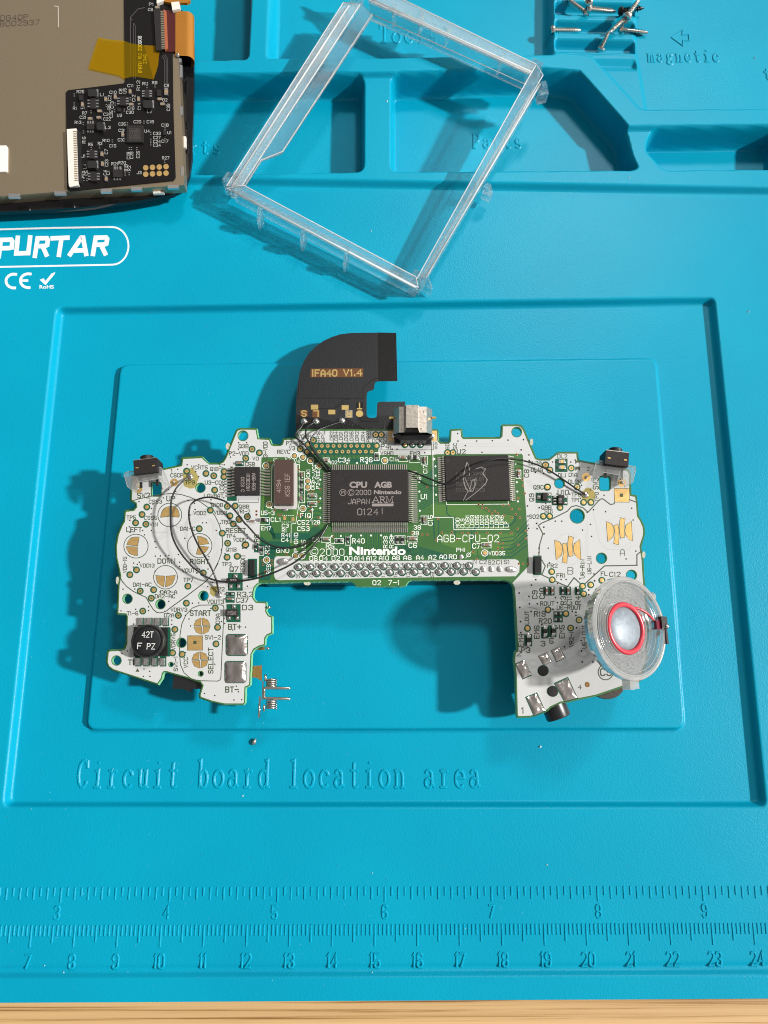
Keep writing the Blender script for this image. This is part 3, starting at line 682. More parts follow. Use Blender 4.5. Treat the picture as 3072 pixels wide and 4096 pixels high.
ribbon(mb, [(463, 645), (470, 1325), (670, 1325), (678, 1452), (1245, 1448)], 6, P2('e', .022)); ribbon(mb, [(602, 1165), (602, 1195), (1233, 1190), (1233, 1150)], 6, P2('e', .022))
ribbon(mb, [(380, 150), (352, 155), (345, 600), (600, 603)], 6, P2('d', .022)); ribbon(mb, [(575, 150), (632, 150), (632, 215)], 6, P2('d', .022)); ribbon(mb, [(628, 545), (595, 750), (548, 755), (546, 945)], 5, P2('d', .022)); ribbon(mb, [(740, 720), (765, 690), (765, 600)], 5, P2('d', .022))
ribbon(mb, [(8, 1125), (8, 1160)], 4, P2('d', .022))
for x, y in ((845,303),(845,400),(845,495),(845,592),(845,690),(1055,878),(1160,875),(1262,873),(1363,873),(1466,872),(1570,870),(1120,135),(1220,133),(1320,133)): flat(mb, 'd', ell('d', x, y, 10, n=10), .022)
for x, y in ((325,965),(325,1062),(328,1158),(330,1258),(332,1357),(490,805),(490,900),(493,997),(497,1095),(1308,778),(1320,967),(1325,1062),(1332,1162)): flat(mb, 'e', ell('e', x, y, 10, n=10), .022)
flat(mb, 'e', [(468, 712), (492, 730), (468, 748)], .022); flat(mb, 'd', [(965, 865), (985, 890), (945, 890)], .022); flat(mb, 'd', [(765, 590), (780, 615), (750, 615)], .022)
flat(mb, 'd', ((395, 560), (600, 560), (605, 590), (370, 590), (370, 150), (392, 150)), .020)
obj('silk_outlines', mb, SILK, board)
# faint tracks showing through the white ink
mb = MB()
for k in range(5):
    o_ = k * 14
    ribbon(mb, [(560 + o_, 1240), (690 + o_, 1240), (760 + o_, 1160), (900, 1160 + o_), (1200, 1000 + o_)], 4, P2('a', .0135))
    ribbon(mb, [(1180 + o_, 1090), (1240 + o_, 1160), (1260 + o_, 1480), (1200 + o_, 1600)], 4, P2('a', .0135))
    ribbon(mb, [(600, 1330 + o_), (700, 1250 + o_), (860, 1200 + o_)], 4, P2('a', .0135))
    ribbon(mb, [(130 + o_, 560), (240 + o_, 700), (240 + o_, 960), (200 + o_, 1060)], 4, P2('g', .0135))
    ribbon(mb, [(240 + o_, 180 + o_), (340, 150 + o_), (420, 120 + o_)], 4, P2('h', .0135)); ribbon(mb, [(205 + o_, 250), (205 + o_, 360), (240 + o_, 400), (400, 400 + o_)], 4, P2('h', .0135))
ribbon(mb, [(660, 600), (1250, 600), (1310, 620), (1330, 700)], 5, P2('e', .0135)); ribbon(mb, [(660, 575), (1280, 575), (1340, 610), (1350, 680)], 5, P2('e', .0135))
ribbon(mb, [(750, 1000), (750, 1420)], 5, P2('g', .0135)); ribbon(mb, [(770, 1000), (770, 1330)], 5, P2('g', .0135))
ribbon(mb, [(820, 880), (890, 1190), (960, 1270), (1190, 1270), (1215, 1230)], 6, P2('g', .0135)); ribbon(mb, ell('g', 1095, 1085, 150, 160, 30), 5, P2('g', .0135), True); ribbon(mb, ell('g', 565, 1270, 150, 160, 30), 5, P2('g', .0135), True)
obj_split('covered_tracks', mb, WTRACE, board)
# lettering: c|text|x0|x1|y|h  (v: upright-reading words run up the board: x|y0|y1|h)
DARK = """a Q3B 1537 1640 290 38;a P2-VDD 1430 1640 370 40;a VCNT5 1012 1190 525 38;a Q1B 1220 1308 542 38;a CSCP 782 918 612 40;a 1 788 800 560 36;a TP9 945 1045 690 40;a U3-COM 1163 1380 692 40;a SW2 415 550 835 55;a UP 738 828 870 50;a CSS3 543 683 903 38;a LOWBAT 1153 1362 838 38;a TP5 297 395 1078 38;a CSS5 490 630 1082 38;a VIN 552 636 1155 38;a LEFT 295 458 1212 48;a VDD2 1036 1172 1030 38;a VDD3 1262 1400 1025 38;a Q10B 1232 1358 940 38;a Q8B 1540 1648 958 38;a VR1-2 1520 1659 1012 38;a DA1-C 890 1050 1202 40;a TP6 1340 1436 1127 38;a RESET 1395 1610 1222 48;a TP4 1397 1498 1283 38;a VDD5 1478 1612 1325 38;a Q11B 1395 1508 1433 38;a TP3 1350 1452 1595 38;a DOWN 640 828 1560 50;a RIGHT 998 1205 1565 50;a VDD13 442 600 1610 38;b VOUT5 908 1088 88 40;b TP7 925 1030 193 42;b Q7 1438 1528 75 55;b DA1-AC 368 566 245 40;b DA2-A 672 850 328 40;b DA2-AC 610 828 373 40;b TP2 1270 1375 295 42;b R3.2 1520 1690 352 50;b C37 1508 1640 417 50;b VOUT3 1188 1368 435 42;b D3 1575 1690 498 52;b VDRV3 783 962 522 40;b T1-6 300 420 562 40;b D2A 712 818 583 40;b START 998 1225 560 55;b BT+ 1422 1558 712 58;b SW1-2 1163 1333 828 42;b T1 315 375 1105 55;b BT- 1390 1530 1405 58;c VCOM 608 712 925 30;c P2-VSS 510 660 980 30;c V3 533 580 1022 30;c REVC 435 538 1052 30;c V0 230 278 1108 28;c C58 168 245 1155 32;c SI 1170 1210 898 28;c DCK 1225 1300 960 28;c P4 1295 1360 1008 38;c 1 1368 1380 1018 28;c VSHD 1292 1395 1065 30;c EM3 1537 1615 1065 32;f C2 942 1010 760 38;f S2 1028 1095 765 38;f C1 1112 1170 763 38;f S1 1190 1245 760 38;e U2 712 795 655 45;e 6 485 508 575 26;e 5 485 508 612 26;e DL2A 1445 1570 773 38;e DL1A 1468 1582 838 38;e Q9C 1493 1590 1018 40;g DL2 462 557 320 36;g DL1 470 545 513 36;g D1A 577 660 508 36;g DL2K 572 698 578 36;g U10 465 572 688 48;g TP8 605 695 710 36;g TP1 605 680 765 36;g Q9B 297 395 842 38;g SO1 330 410 880 38;g SO2 172 270 935 38;g 2 760 785 448 36;g FR2 357 457 1437 38;g FR1 452 535 1535 38;g B 565 618 1488 70;g A 1100 1145 1298 66;g FL 905 968 1517 38;g C12 992 1100 1525 45;h ROUT 358 480 363 34;h R19 305 400 455 42;h U6-ROUT 505 715 400 34;h R20 347 455 517 40;h P3 192 265 775 42;h 2 150 185 805 44;h 3 362 398 718 42;h 5 440 472 695 42;h CS 890 985 970 60;h 1 195 212 1308 48;h 4 690 720 1103 34;h FR 800 845 315 30"""
DARKV = """a U3 1350 725 805 48;a V1 1340 490 540 40;a VDD-15 275 1515 1690 38;d REGEXT 55 1070 1258 42;b D3A 1302 568 675 40;b VDRV5 810 785 965 42;b SELECT 1225 945 1225 50;b VCC 950 1050 1165 42;b SW1-1 838 1040 1200 42;c U3-VDD 335 970 1120 32;c SPS 775 885 978 26;c SPL 815 880 975 26;c LDB2 885 885 980 28;c LDB4 922 885 982 28;c LDG1 962 885 982 28;c LDG3 1005 885 982 28;c LDG5 1050 885 982 28;c LDR2 1095 885 982 28;c LDR4 1145 885 982 28;c PS 1190 920 970 28;c SO 1330 935 985 28;d R6 195 865 935 42;e SD 612 570 630 34;e SC 690 570 630 34;e C8 1420 840 915 46;e Q9 1472 1085 1160 46;g TP0 860 688 780 36;g SW3 850 540 655 52;g U6-RIN 715 1375 1562 36;g U6-LIN 785 1340 1520 36;h C9 308 250 320 42;h C10 372 228 320 42;h R3 560 300 372 42;h C11 612 300 375 42;h R4 690 300 370 42;h LOUT 238 430 545 34;h EM6 325 560 672 42;h EM5 548 555 668 42;h EM4 185 632 742 42;h VR2-1 632 615 745 34;h U6-LOUT 745 555 758 36;h VOL 790 548 612 34"""
LITE = """c C34 940 1035 1120 34;c 102 872 930 1140 26;c R36 1125 1222 1118 36;c C16 1367 1432 1112 30;c V4 575 620 1132 28;c V2 498 542 1112 28;d U5-3 243 375 642 40;d CL1 342 440 710 40;d EM7 242 342 798 38;d FIQ 645 745 668 42;d C52 615 730 740 42;d 128 758 840 738 38;d C53 612 732 803 42;d C3 455 520 773 36;d R1 455 500 820 36;d R41 452 535 870 36;d C4 450 518 918 36;d GND 398 525 1027 40;d C5 765 840 915 38;d R5 905 985 980 45;d R40 1172 1295 928 46;i 2000 100 418 1190 85;i D4 95 200 1272 55;i D2 258 360 1272 55;i D0 425 525 1272 55;i A14 555 683 1270 55;i A12 718 845 1270 55;i A10 885 1010 1268 55;i A8 1060 1155 1265 55;i A6 1210 1310 1263 55;i A4 1378 1475 1260 55;i A2 1543 1640 1258 55;d D6 738 815 1108 42;f A0 533 605 708 42;f RD 630 705 708 42;f PHI 705 793 637 36;f C7 868 945 597 48;f VDD35 1035 1198 672 36;f C6 218 298 590 46;f 39 270 338 408 38;f 38 250 318 466 38;f AGB-CPU-02 512 1135 520 70;f U1 343 405 92 46;i 02 800 905 1595 58;i 7-1 1010 1150 1592 58;e C16 25 102 732 36"""
LITEV = """d P-GND 597 848 1035 38;d IN35 675 920 1040 38;d R39 1510 880 1000 38;d R38 1572 880 1000 38;d R2 303 980 1055 42;d RES 318 1168 1265 38;d CK1 722 200 275 34;d CK2 768 325 405 34;d P2-VCC 782 140 330 34;d P2-VEE 822 210 392 34;d X1 385 85 135 36;f C15 437 285 385 44;f MOD 715 312 412 36;f CLS 765 320 412 36;f LDB1 815 285 412 36;f LDB3 865 285 412 36;f LDB5 915 285 412 36;f LDG2 965 285 412 36;f LDG4 1015 285 412 36;f LDR1 1065 285 412 36;f LDR3 1115 285 412 36;f LDR5 1165 285 412 36;f LP 1215 350 405 36;e C17 385 790 875 38;e 64 325 880 940 34"""
def letters(data, vert, mb, z=.024, tr=None, th=.195):
    n = 0
    for row in data.split(';'):
        c, tx, *nu = row.split(' '); nu = [float(q) for q in nu]
        wd = nu[-1] * (.10 if nu[-1] > 65 else th)
        if not vert:
            x0, x1, y, h = nu
            for k, s_ in enumerate(strokes(tx, h, x1 - x0)):
                ribbon(mb, [(x0 + px, y + h / 2 - py) for px, py in s_], wd, P2(c, z + .004 * (k % 4)))
        else:
            x, y0, y1, h = nu
            for k, s_ in enumerate(strokes(tx, h, y1 - y0)):
                ribbon(mb, [(x + h / 2 - py, y1 - px) for px, py in s_], wd, P2(c, z + .004 * (k % 4)))
mb = MB(); letters(DARK, False, mb); letters(DARKV, True, mb)
for k, (x, y) in enumerate([(685 / 2.552 + 950, 1185 / 2.552 + 1800), (810 / 2.552 + 950, 1178 / 2.552 + 1800)] + [cv('i', x, 1365) for x in (215, 375, 540, 700, 860, 1020, 1190, 1345, 1505)] + [cv('f', x, 798) for x in (520, 645, 770)] + [cv('f', 890, 758)]):
    letters('z %d %f %f %f 13' % (30 - 2 * k, x, y - 9, y + 9), True, mb)
for k, (x, y) in enumerate([cv('d', 615, 1285), cv('d', 745, 1280)] + [cv('i', x, 1490) for x in (130, 295, 460, 622, 780, 940, 1100, 1270, 1430, 1590)] + [cv('f', 588, 860), cv('f', 712, 860), cv('f', 835, 860)]):
    letters('z %d %f %f %f 13' % (31 - 2 * k, x, y - 9, y + 9), True, mb)
obj_split('dark_lettering', mb, OLIVE, board)
mb = MB(); letters(LITE, False, mb, th=.16); letters(LITEV, True, mb, th=.16)
ribbon(mb, ell('i', 20, 1180, 54, 56, 30), 8, P2('i', .024), True); ribbon(mb, [(20 + 30 * math.cos(t), 1180 - 30 * math.sin(t)) for t in [math.radians(45 + 270 * i / 14) for i in range(15)]], 8, P2('i', .024))
ribbon(mb, ell('f', 828, 688, 20, 20, 20), 6, P2('f', .024), True); ribbon(mb, [(798, 720), (855, 655)], 5, P2('f', .028))
font_fit(mb, 'Nintendo', 487, 1237, 1222, 102, P2('i', .024), .035)
obj('light_lettering', mb, SILK, board)
# drill dots: a printed-size pattern of tiny plated holes
mb = MB(); mb2 = MB()
VIA = """a 1533 252 1622 250 1530 322 1443 410 965 495 1093 495 860 545 1060 572 1092 627 757 770 838 790 975 890 1045 922 1048 882 1227 882 1227 922 1228 880 1052 990 995 1050 1135 1137 1177 1137 700 862 585 930 570 978 565 1040 330 1112 325 1180 472 1222 568 1222 333 1245 492 1270 608 1345 620 1408 938 1308 1285 1222 1330 1145 1398 1150 1342 1435 1383 1478 612 1505 668 1503 722 1503 762 1496 867 1488 910 1488 1205 1512 755 1535 435 1573 372 1582 413 1597 368 1625 880 1573 880 1620 1628 1268 1628 1308 1580 1420 1618 1420 432 902 1368 715 1375 495 1395 708 1370 860;b 255 295 385 293 233 535 395 517 537 490 537 532 610 95 1072 118 1195 72 1100 75 1193 265 1247 218 665 325 715 325 780 325 762 430 1022 450 1092 447 750 560 945 585 985 625 1002 702 795 638 793 685 373 680 1227 508 1373 617 1343 652 1380 675 1610 715 1468 747 303 978 242 1008 487 1178 550 1203 480 1260 553 1260 1270 1125 1155 1448 1270 1472 1482 1520 1568 1518 1530 1430 1508 1368 945 995 1630 262;e 717 470 720 547 795 592 910 547 1070 543 1230 537 1390 532 1365 637 965 662 1443 688 1447 745 1430 1210 1550 1225 1522 1388 1440 1437 1527 1442 1597 1425 1600 1492 1508 868 1595 880 380 665 98 630 48 630;g 113 150 88 253 168 305 170 362 40 300 410 378 595 378 640 357 233 485 318 495 705 615 795 663 585 705 455 705 693 748 340 800 272 845 152 827 248 1003 437 982 503 982 318 1043 252 1060 165 1055 323 1112 270 1257 270 1300 365 1257 378 1407 715 1072 797 1015 807 1137 827 865 762 890 950 885 935 717 1217 850 1232 970 1260 1287 1160 1367 1270 1430 832 1520 237 1578 460 1618 497 1577 548 1577 192 1633 688 1570 975 1583 838 1590 158 930;h 317 152 278 200 170 270 256 300 260 365 330 365 490 310 508 355 468 415 275 433 182 523 175 398 183 620 370 550 640 432 672 440 672 470 677 578 508 580 570 745 718 690 722 783 728 880 815 785 822 880 805 690 785 243 785 285 837 162 957 155"""
for row in VIA.split(';'):
    c, *q = row.split(' ')
    for x, y in zip(q[::2], q[1::2]): flat(mb, c, ell(c, float(x), float(y), 8.2, n=10), .026)
VG = """e 405 1017 518 1342 555 1482 655 1480 765 1485 822 1485 908 1485 1020 1483 1153 1483 1265 1483 1335 830 1378 940 1383 1003 1402 1080 1335 1128 1330 1442 1268 1240 1345 1240 1268 1328 1352 1328 1308 1295 1190 1308 1183 1202 1238 1202 930 1193 970 1198 970 1232 1008 1232 1038 1258 1068 1287 1097 1262 1127 1285 1415 1465 1318 683;f 355 480 408 480 250 462 497 532 715 528 875 655 912 730 1115 672 1128 622 1175 622 1140 568 1180 568 1335 585 1413 518 1340 778 1385 778 1437 778;d 620 665 655 665 730 425 765 425 845 400 825 527 745 582 745 625 720 690 828 690 800 768 720 768 980 883 500 1062 310 1062 255 1128 350 1128 262 1170 350 1168 283 1240 228 1283 283 1282 418 662 450 662 625 200 320 180 305 125 345 125 380 620 193 625 193 660"""
for row in VG.split(';'):
    c, *q = row.split(' ')
    for x, y in zip(q[::2], q[1::2]): flat(mb, c, ell(c, float(x), float(y), 7.5, n=10), .030); flat(mb2, c, ell(c, float(x), float(y), 12, n=12), .026)
obj_split('drill_pattern', mb, HOLE, board); obj('drill_rings', mb2, COPPER, board)
# ------------------------------------------------------------------ pads, joints and parts on the board
STAIN = mat('flux_stain', (.50, .36, .07), .25)
STQ = []
for c, x, y, rx_, ry_ in (('a', 1000, 650, 88, 118), ('g', 775, 720, 70, 78)):
    random.seed(x); q = [(x + rx_ * (1 + random.uniform(-.12, .1)) * math.cos(t), y + ry_ * (1 + random.uniform(-.12, .1)) * math.sin(t)) for t in [2 * PI * i / 22 for i in range(22)]]
    STQ.append((c, q))
STQ.append(('b', [(1215, 270), (1290, 255), (1300, 320), (1260, 380), (1215, 345)]))
def stain_mat():
    m = clear_mat('flux_residue', (.97, .88, .50), .02, .15, .4); return m
st = stain_mat()
for c, q in STQ: obj('flux_residue', flat(MB(), c, q, .016), st, board)
# button contacts
GP = [('a', [(672,1075),(676,1045),(690,1010),(715,978),(740,963),(765,957),(764,1064)]), ('a', [(795,957),(830,962),(858,990),(874,1030),(876,1058),(868,1073),(798,1067)]),
      ('a', [(298,1378),(312,1335),(345,1306),(385,1295),(432,1297),(415,1390)]), ('a', [(291,1402),(412,1405),(412,1497),(372,1494),(330,1475),(302,1440)]),
      ('a', [(1078,1289),(1130,1292),(1172,1316),(1196,1345),(1202,1365),(1097,1382)]), ('a', [(1092,1395),(1200,1408),(1185,1440),(1155,1466),(1120,1484),(1066,1482)]),
      ('b', [(618,141),(650,148),(717,153),(702,268),(665,252),(635,215)]), ('b', [(737,153),(795,148),(832,140),(824,185),(795,235),(765,258),(724,268)])]
LB = [(432,1175),(480,1197),(500,1230),(508,1270),(498,1325),(448,1377)]; B1 = [(510,1215),(548,1206),(556,1260),(558,1340),(553,1410),(508,1395),(522,1310),(518,1260)]
B2 = [(576,1134),(622,1150),(612,1200),(610,1260),(617,1330),(578,1343),(568,1280),(566,1210)]; RB = [(684,1170),(697,1370),(655,1352),(630,1305),(622,1265),(632,1215)]
for q in (LB, B1, B2, RB):
    GP.append(('g', q)); GP.append(('g', [(x + 527, y - 188) for x, y in q]))
GP += [('b', [(972,812),(1132,812),(1132,968),(968,968)]), ('g', [(1040,650),(1190,650),(1190,785),(1045,785)])]
for cx, cy in ((1128, 703), (1107, 1078)):
    for a0 in (0, 1, 2, 3):
        q = [(cx + 88 * math.cos(math.radians(a0 * 90 + 5 + 80 * i / 8 - 2)), cy + 88 * math.sin(math.radians(a0 * 90 + 5 + 80 * i / 8 - 2))) for i in range(9)]
        dx, dy = (6, 8) if a0 in (0, 2) else (6, 8); sx_ = 1 if a0 in (0, 3) else -1; sy_ = 1 if a0 in (0, 1) else -1
        mid = {0: (14, 22), 1: (-2, 18), 2: (-14, -22), 3: (2, -18)}[a0]
        GP.append(('b', q + [(cx + sx_ * 6 + (10 if a0 == 0 else -10 if a0 == 2 else 0), cy + sy_ * 84 * 0 + sy_ * 8), ]))
for c, q in GP:
    mb = MB(); cx = sum(p[0] for p in q) / len(q); cy = sum(p[1] for p in q) / len(q)
    obj('button_contact', flat(mb, c, q, .030), GOLD, board)
mb = MB()
for c, q in GP:
    cx = sum(p[0] for p in q) / len(q); cy = sum(p[1] for p in q) / len(q)
    flat(mb, c, [(cx + (x - cx) + 5 * (1 if x > cx else -1), cy + (y - cy) + 5 * (1 if y > cy else -1)) for x, y in q], .027)
flat(mb, 'b', rect(1050, 885, 36, 36), .034); flat(mb, 'g', rect(1113, 717, 34, 34), .034)
obj_split('contact_outline', mb, OLIVE, board)
# test pads: gold disc with a ring of bare or printed ground
TPS = """a 958 565 0 1172 592 0 1258 617 1 1372 570 0 1370 628 0 1268 775 0 518 962 0 465 1045 0 393 1137 0 508 1152 1 1097 1202 0 1220 998 0 1352 1252 0 1408 955 1 1495 950 0 1437 1060 0 1540 1100 1 1475 1150 0 1630 1070 1 1412 1363 1 1405 1518 0 1517 1508 0 1603 1383 0;b 330 135 0 403 82 0 445 315 1 593 302 0 567 395 1 1142 115 0 972 262 0 473 537 1 867 585 1 955 450 0 1275 505 1 1300 717 0 1283 900 0 828 740 0 803 1000 0 908 1015 0;c 225 1030 1 285 1060 0 172 1107 1 338 1168 2 575 1085 2 645 1097 2 625 1028 1 690 990 0 733 955 1 680 1052 0 1250 910 1 1297 910 1 1257 1003 0 1325 1125 2;d 745 108 2 832 163 3 325 558 3 715 318 2 715 378 2 668 597 3 592 1080 2 658 1080 3 298 1122 3 100 680 1 15 705 1 85 968 0;e 613 665 1 668 665 1 1612 790 1 1630 1018 0 1590 1315 0 1655 1315 0;f 993 668 2;g 340 408 1 382 460 1 358 633 0 660 633 1 600 440 1 485 842 0 725 790 0 800 790 0 400 1497 0 405 1580 0 912 1585 0 715 1645 0 798 1632 0;h 868 253 0 740 278 0 425 418 0 583 453 0 243 583 0 625 580 1 700 508 1 775 490 1"""
ringd, ringw = MB(), MB(); npad = 0
for row in TPS.split(';'):
    c, *q = row.split(' '); s_ = CR[c][2]
    for x, y, k in zip(q[::3], q[1::3], q[2::3]):
        x, y, k = float(x), float(y), int(k)
        flat(ringd if k < 2 else ringw, c, ell(c, x, y, 14 * s_), .032)
        if k >= 2: flat(ringd, c, ell(c, x, y, 11.2 * s_), .036)
        mb = MB(); r = 8.6 * s_; h_ = 3.2 * s_
        if k in (1, 3):
            vs = [bp(*cv(c, *p), .042) for p in ell(c, x, y, r, n=20)] + [bp(*cv(c, *p), .042) for p in ell(c, x, y, h_, n=20)]
            mb.add(vs, [(i, 20 + i, 20 + (i + 1) % 20, (i + 1) % 20) for i in range(20)])
        else: mb.lathe(bp(*cv(c, x, y), .036), BN, [(.52, 0), (.50, .03), (.3, .05), (0.0001, .055)], 18)
        obj('test_pad', mb, GOLD, board, True, 40); npad += 1
for k in range(10): flat(ringw if 0 else ringd, 'c', ell('c', 756 + 48.4 * k, 1003, 26), .032)
for k in range(11): flat(ringd, 'c', ell('c', 733 + 48.4 * k, 1050, 26), .032)
obj_split('pad_ground', ringd, DGREEN, board); obj_split('pad_ring', ringw, SILK, board, (12.0,))
for k in range(21):
    x, y = (756 + 48.4 * k, 1003) if k < 10 else (733 + 48.4 * (k - 10), 1050); mb = MB()
    vs = [bp(*cv('c', *p), .040) for p in ell('c', x, y, 15, n=16)] + [bp(*cv('c', *p), .040) for p in ell('c', x, y, 6, n=16)]
    mb.add(vs, [(i, 16 + i, 16 + (i + 1) % 16, (i + 1) % 16) for i in range(16)]); obj('connector_pad', mb, GOLD, board)
# solder joints of the cartridge socket: round domes, bright
def dome(c, x, y, rx_, ry_=None, h=.45, name='solder_joint', mt=None, seed=0, parent=None):
    ry_ = ry_ or rx_; mb = MB(); n = 20; vs = []; rng = random.Random(seed + int(x * 7 + y)); rings = [(1.0, 0), (.93, .35), (.78, .68), (.55, .88), (.28, .98)]
    for r, z in rings:
        for i in range(n):
            t = 2 * PI * i / n; vs.append(up(bp(*cv(c, x + rx_ * r * math.cos(t), y + ry_ * r * math.sin(t))), .02 + h * z))
    vs.append(up(bp(*cv(c, x, y)), .02 + h)); fs = []
    for k in range(4):
        for i in range(n): j = (i + 1) % n; fs.append((k * n + j, k * n + i, (k + 1) * n + i, (k + 1) * n + j))
    fs += [((4 * n + (i + 1) % n), 4 * n + i, 5 * n) for i in range(n)]
    mb.add(vs, fs); return obj(name, mb, mt or SOLDERB, parent or board, True)
UPJ = [cv('d', 620, 1195), cv('d', 743, 1195)] + [cv('i', *q) for q in ((130,1385),(295,1385),(460,1385),(622,1380),(780,1380),(940,1378),(1100,1380),(1265,1380),(1430,1375),(1590,1370))] + [cv('f', *q) for q in ((583,798),(708,798),(832,798))]
LOJ = [cv('d', 550, 1262), cv('d', 680, 1262)] + [cv('i', *q) for q in ((50,1470),(212,1470),(375,1470),(540,1465),(700,1465),(860,1462),(1025,1458),(1187,1455),(1350,1452),(1515,1450))] + [cv('f', *q) for q in ((525,862),(648,860),(775,858),(900,862))]
mb = MB()
for x, y in UPJ + LOJ: flat(mb, 'z', ell('z', x + .8, y + .8, 16.2), .018)
obj('joint_ground', mb, DGREEN, board)
for x, y in UPJ + LOJ: dome('z', x, y, 13.4, 13.2, .62)
for x, y in ((975, 832), (1058, 832), (1145, 832)): dome('f', x, y, 31, 34, .3, mt=SOLDER)
dome('f', 1258, 836, 64, 34, .5, mt=SOLDER); dome('d', 465, 1140, 68, 38, .4, mt=SOLDER)
dome('a', 1000, 628, 34, 38, .55); dome('g', 745, 712, 34, 34, .55); dome('b', 1315, 355, 36, 42, .5); dome('f', 750, 707, 28, 28, .3, mt=SOLDER)
# soldered battery and jack tabs: lumpy pools
LUMP = mat('solder_pool', (.70, .63, .59), .18, 1., bump=(260, .6, .0011))
def pool(c, pts, h, seed, name):
    rng = random.Random(seed); mb = MB(); n = 13; P = [cv(c, *p) for p in pts]; vs = []; fs = []
    for j in range(n):
        for i in range(n):
            u, v = i / (n - 1), j / (n - 1)
            x = (P[0][0] * (1 - u) + P[1][0] * u) * (1 - v) + (P[3][0] * (1 - u) + P[2][0] * u) * v; y = (P[0][1] * (1 - u) + P[1][1] * u) * (1 - v) + (P[3][1] * (1 - u) + P[2][1] * u) * v
            e_ = min(u, v, 1 - u, 1 - v); z = .03 + h * (1 - max(0, 1 - e_ * 4) ** 2) * (.75 + .25 * math.sin(u * 7 + seed) * math.cos(v * 5 + seed * 2) + rng.uniform(-.06, .06)); vs.append(up(bp(x, y), z))
    for j in range(n - 1):
        for i in range(n - 1): a = j * n + i; fs.append((a, a + n, a + n + 1, a + 1))
    return obj(name, mb.add(vs, fs), LUMP, board, True)
pool('b', [(1400,800),(1626,800),(1626,1026),(1400,1026)], .7, 1, 'battery_pad'); pool('b', [(1386,1098),(1610,1098),(1608,1328),(1382,1328)], .7, 2, 'battery_pad')
for i, q in enumerate([((338,828),(415,797),(460,875),(385,910)),((453,782),(525,748),(572,840),(500,875)),((138,903),(215,865),(275,990),(200,1030)),((486,1075),(598,1024),(680,1198),(572,1226)),((232,1195),(325,1160),(395,1310),(302,1354))]):
    pool('h', q, .4, 5 + i, 'solder_tab')
for x, y, r in ((382, 957, 50), (467, 1140, 50)):
    mb = MB(); mb.add([bp(*cv('h', *p), .03) for p in ell('h', x, y, r, n=24)] + [bp(*cv('h', *p), .03) for p in ell('h', x, y, r * .62, n=24)], [(i, 24 + i, 24 + (i + 1) % 24, (i + 1) % 24)[::1] for i in range(24)])
    obj('peg_ring', mb, DGREEN, board); mb = MB(); mb.lathe(bp(*cv('h', x, y), .035), BN, [(1.15, 0), (1.1, .25), (0.001, .3)], 16); obj('locating_peg', mb, BLACKP, board)
mb = MB(); mb.lathe(bp(*cv('h', 773, 1080), .03), BN, [(.62, 0), (.5, .06), (.001, .03)], 14); obj('wheel_pin', mb, mat('brown_resin', (.22, .11, .03), .4), board)
# ---- flat-pack chips: epoxy body, gull-wing leads on their sides
def lead_row(c, p0, p1, n, out, ztop, wd, name='lead_row', parent=None):
    """n leads between two body-edge points; out = lead vector in crop px"""
    mb = MB()
    for k in range(n):
        t = k / (n - 1); x = p0[0] + (p1[0] - p0[0]) * t; y = p0[1] + (p1[1] - p0[1]) * t
        L = math.hypot(*out); px, py = -out[1] / L * wd / 2, out[0] / L * wd / 2
        prof = [(0, ztop * .5, .0), (.28, ztop * .5, 0), (.5, .10, 0), (1., .08, 0)]
        top = []; 
        for f, z, _ in prof:
            a = up(bp(*cv(c, x + out[0] * f + px, y + out[1] * f + py)), z + .12); b = up(bp(*cv(c, x + out[0] * f - px, y + out[1] * f - py)), z + .12); top.append((a, b))
        vs = [q for ab in top for q in ab]; lo = [np.array(q) - BN * .1 for q in vs]; m = len(vs); fs = []
        for i in range(3): fs += [(2 * i, 2 * i + 1, 2 * i + 3, 2 * i + 2), (2 * i, 2 * i + 2, m + 2 * i + 2, m + 2 * i), (2 * i + 3, 2 * i + 1, m + 2 * i + 1, m + 2 * i + 3)]
        fs.append((m - 2, m - 1, 2 * m - 1, 2 * m - 2)); mb.add(vs + lo, fs)
    return obj(name, mb, LEAD, parent)
def chip(name, c, quad, zt, rows, label=None, mt=None):
    mb = MB(); cx = sum(p[0] for p in quad) / 4; cy = sum(p[1] for p in quad) / 4; s_ = CR[c][2]
    P = [cv(c, *p) for p in quad]; g = lambda k: [(cx_ + (x - cx_) * k, cy_ + (y - cy_) * k) for x, y in P]
    cx_, cy_ = sum(p[0] for p in P) / 4, sum(p[1] for p in P) / 4
    r = [[up(bp(*p), z) for p in g(k)][::-1] for k, z in ((.985, .12), (1.0, zt * .5), (.982, zt - .03), (.975, zt))]
    for a, b in zip(r[:-1], r[1:]): mb.add(a + b, [(i, (i + 1) % 4, 4 + (i + 1) % 4, 4 + i) for i in range(4)])
    mb.add(r[-1], [(0, 1, 2, 3)])
    o = obj(name, mb, mt or BLACKP, board)
    if label: o['label'] = label
    for p0, p1, n, out, wd in rows: lead_row(c, p0, p1, n, out, zt, wd, parent=o)
    return o
cpu = chip('processor_chip', 'i', [(243, 110), (1272, 106), (1280, 800), (240, 803)], 1.4, [((270, 108), (1248, 104), 38, (-2, -75), 13), ((270, 804), (1255, 802), 38, (2, 128), 13), ((243, 145), (240, 800), 26, (-105, 2), 13), ((1272, 122), (1280, 792), 26, (115, 2), 13)])
ram = chip('memory_chip', 'e', [(574, 708), (1226, 698), (1250, 1160), (590, 1168)], 1.1, [((576, 718), (589, 1160), 22, (-66, 3), 12), ((1229, 708), (1249, 1152), 22, (58, 2), 12)])
reg = chip('regulator_chip', 'd', [(-22, 187), (235, 187), (232, 470), (-20, 470)], 1.5, [((235, 215), (233, 458), 9, (100, 2), 13), ((-22, 200), (-20, 470), 10, (-95, 0), 16)])
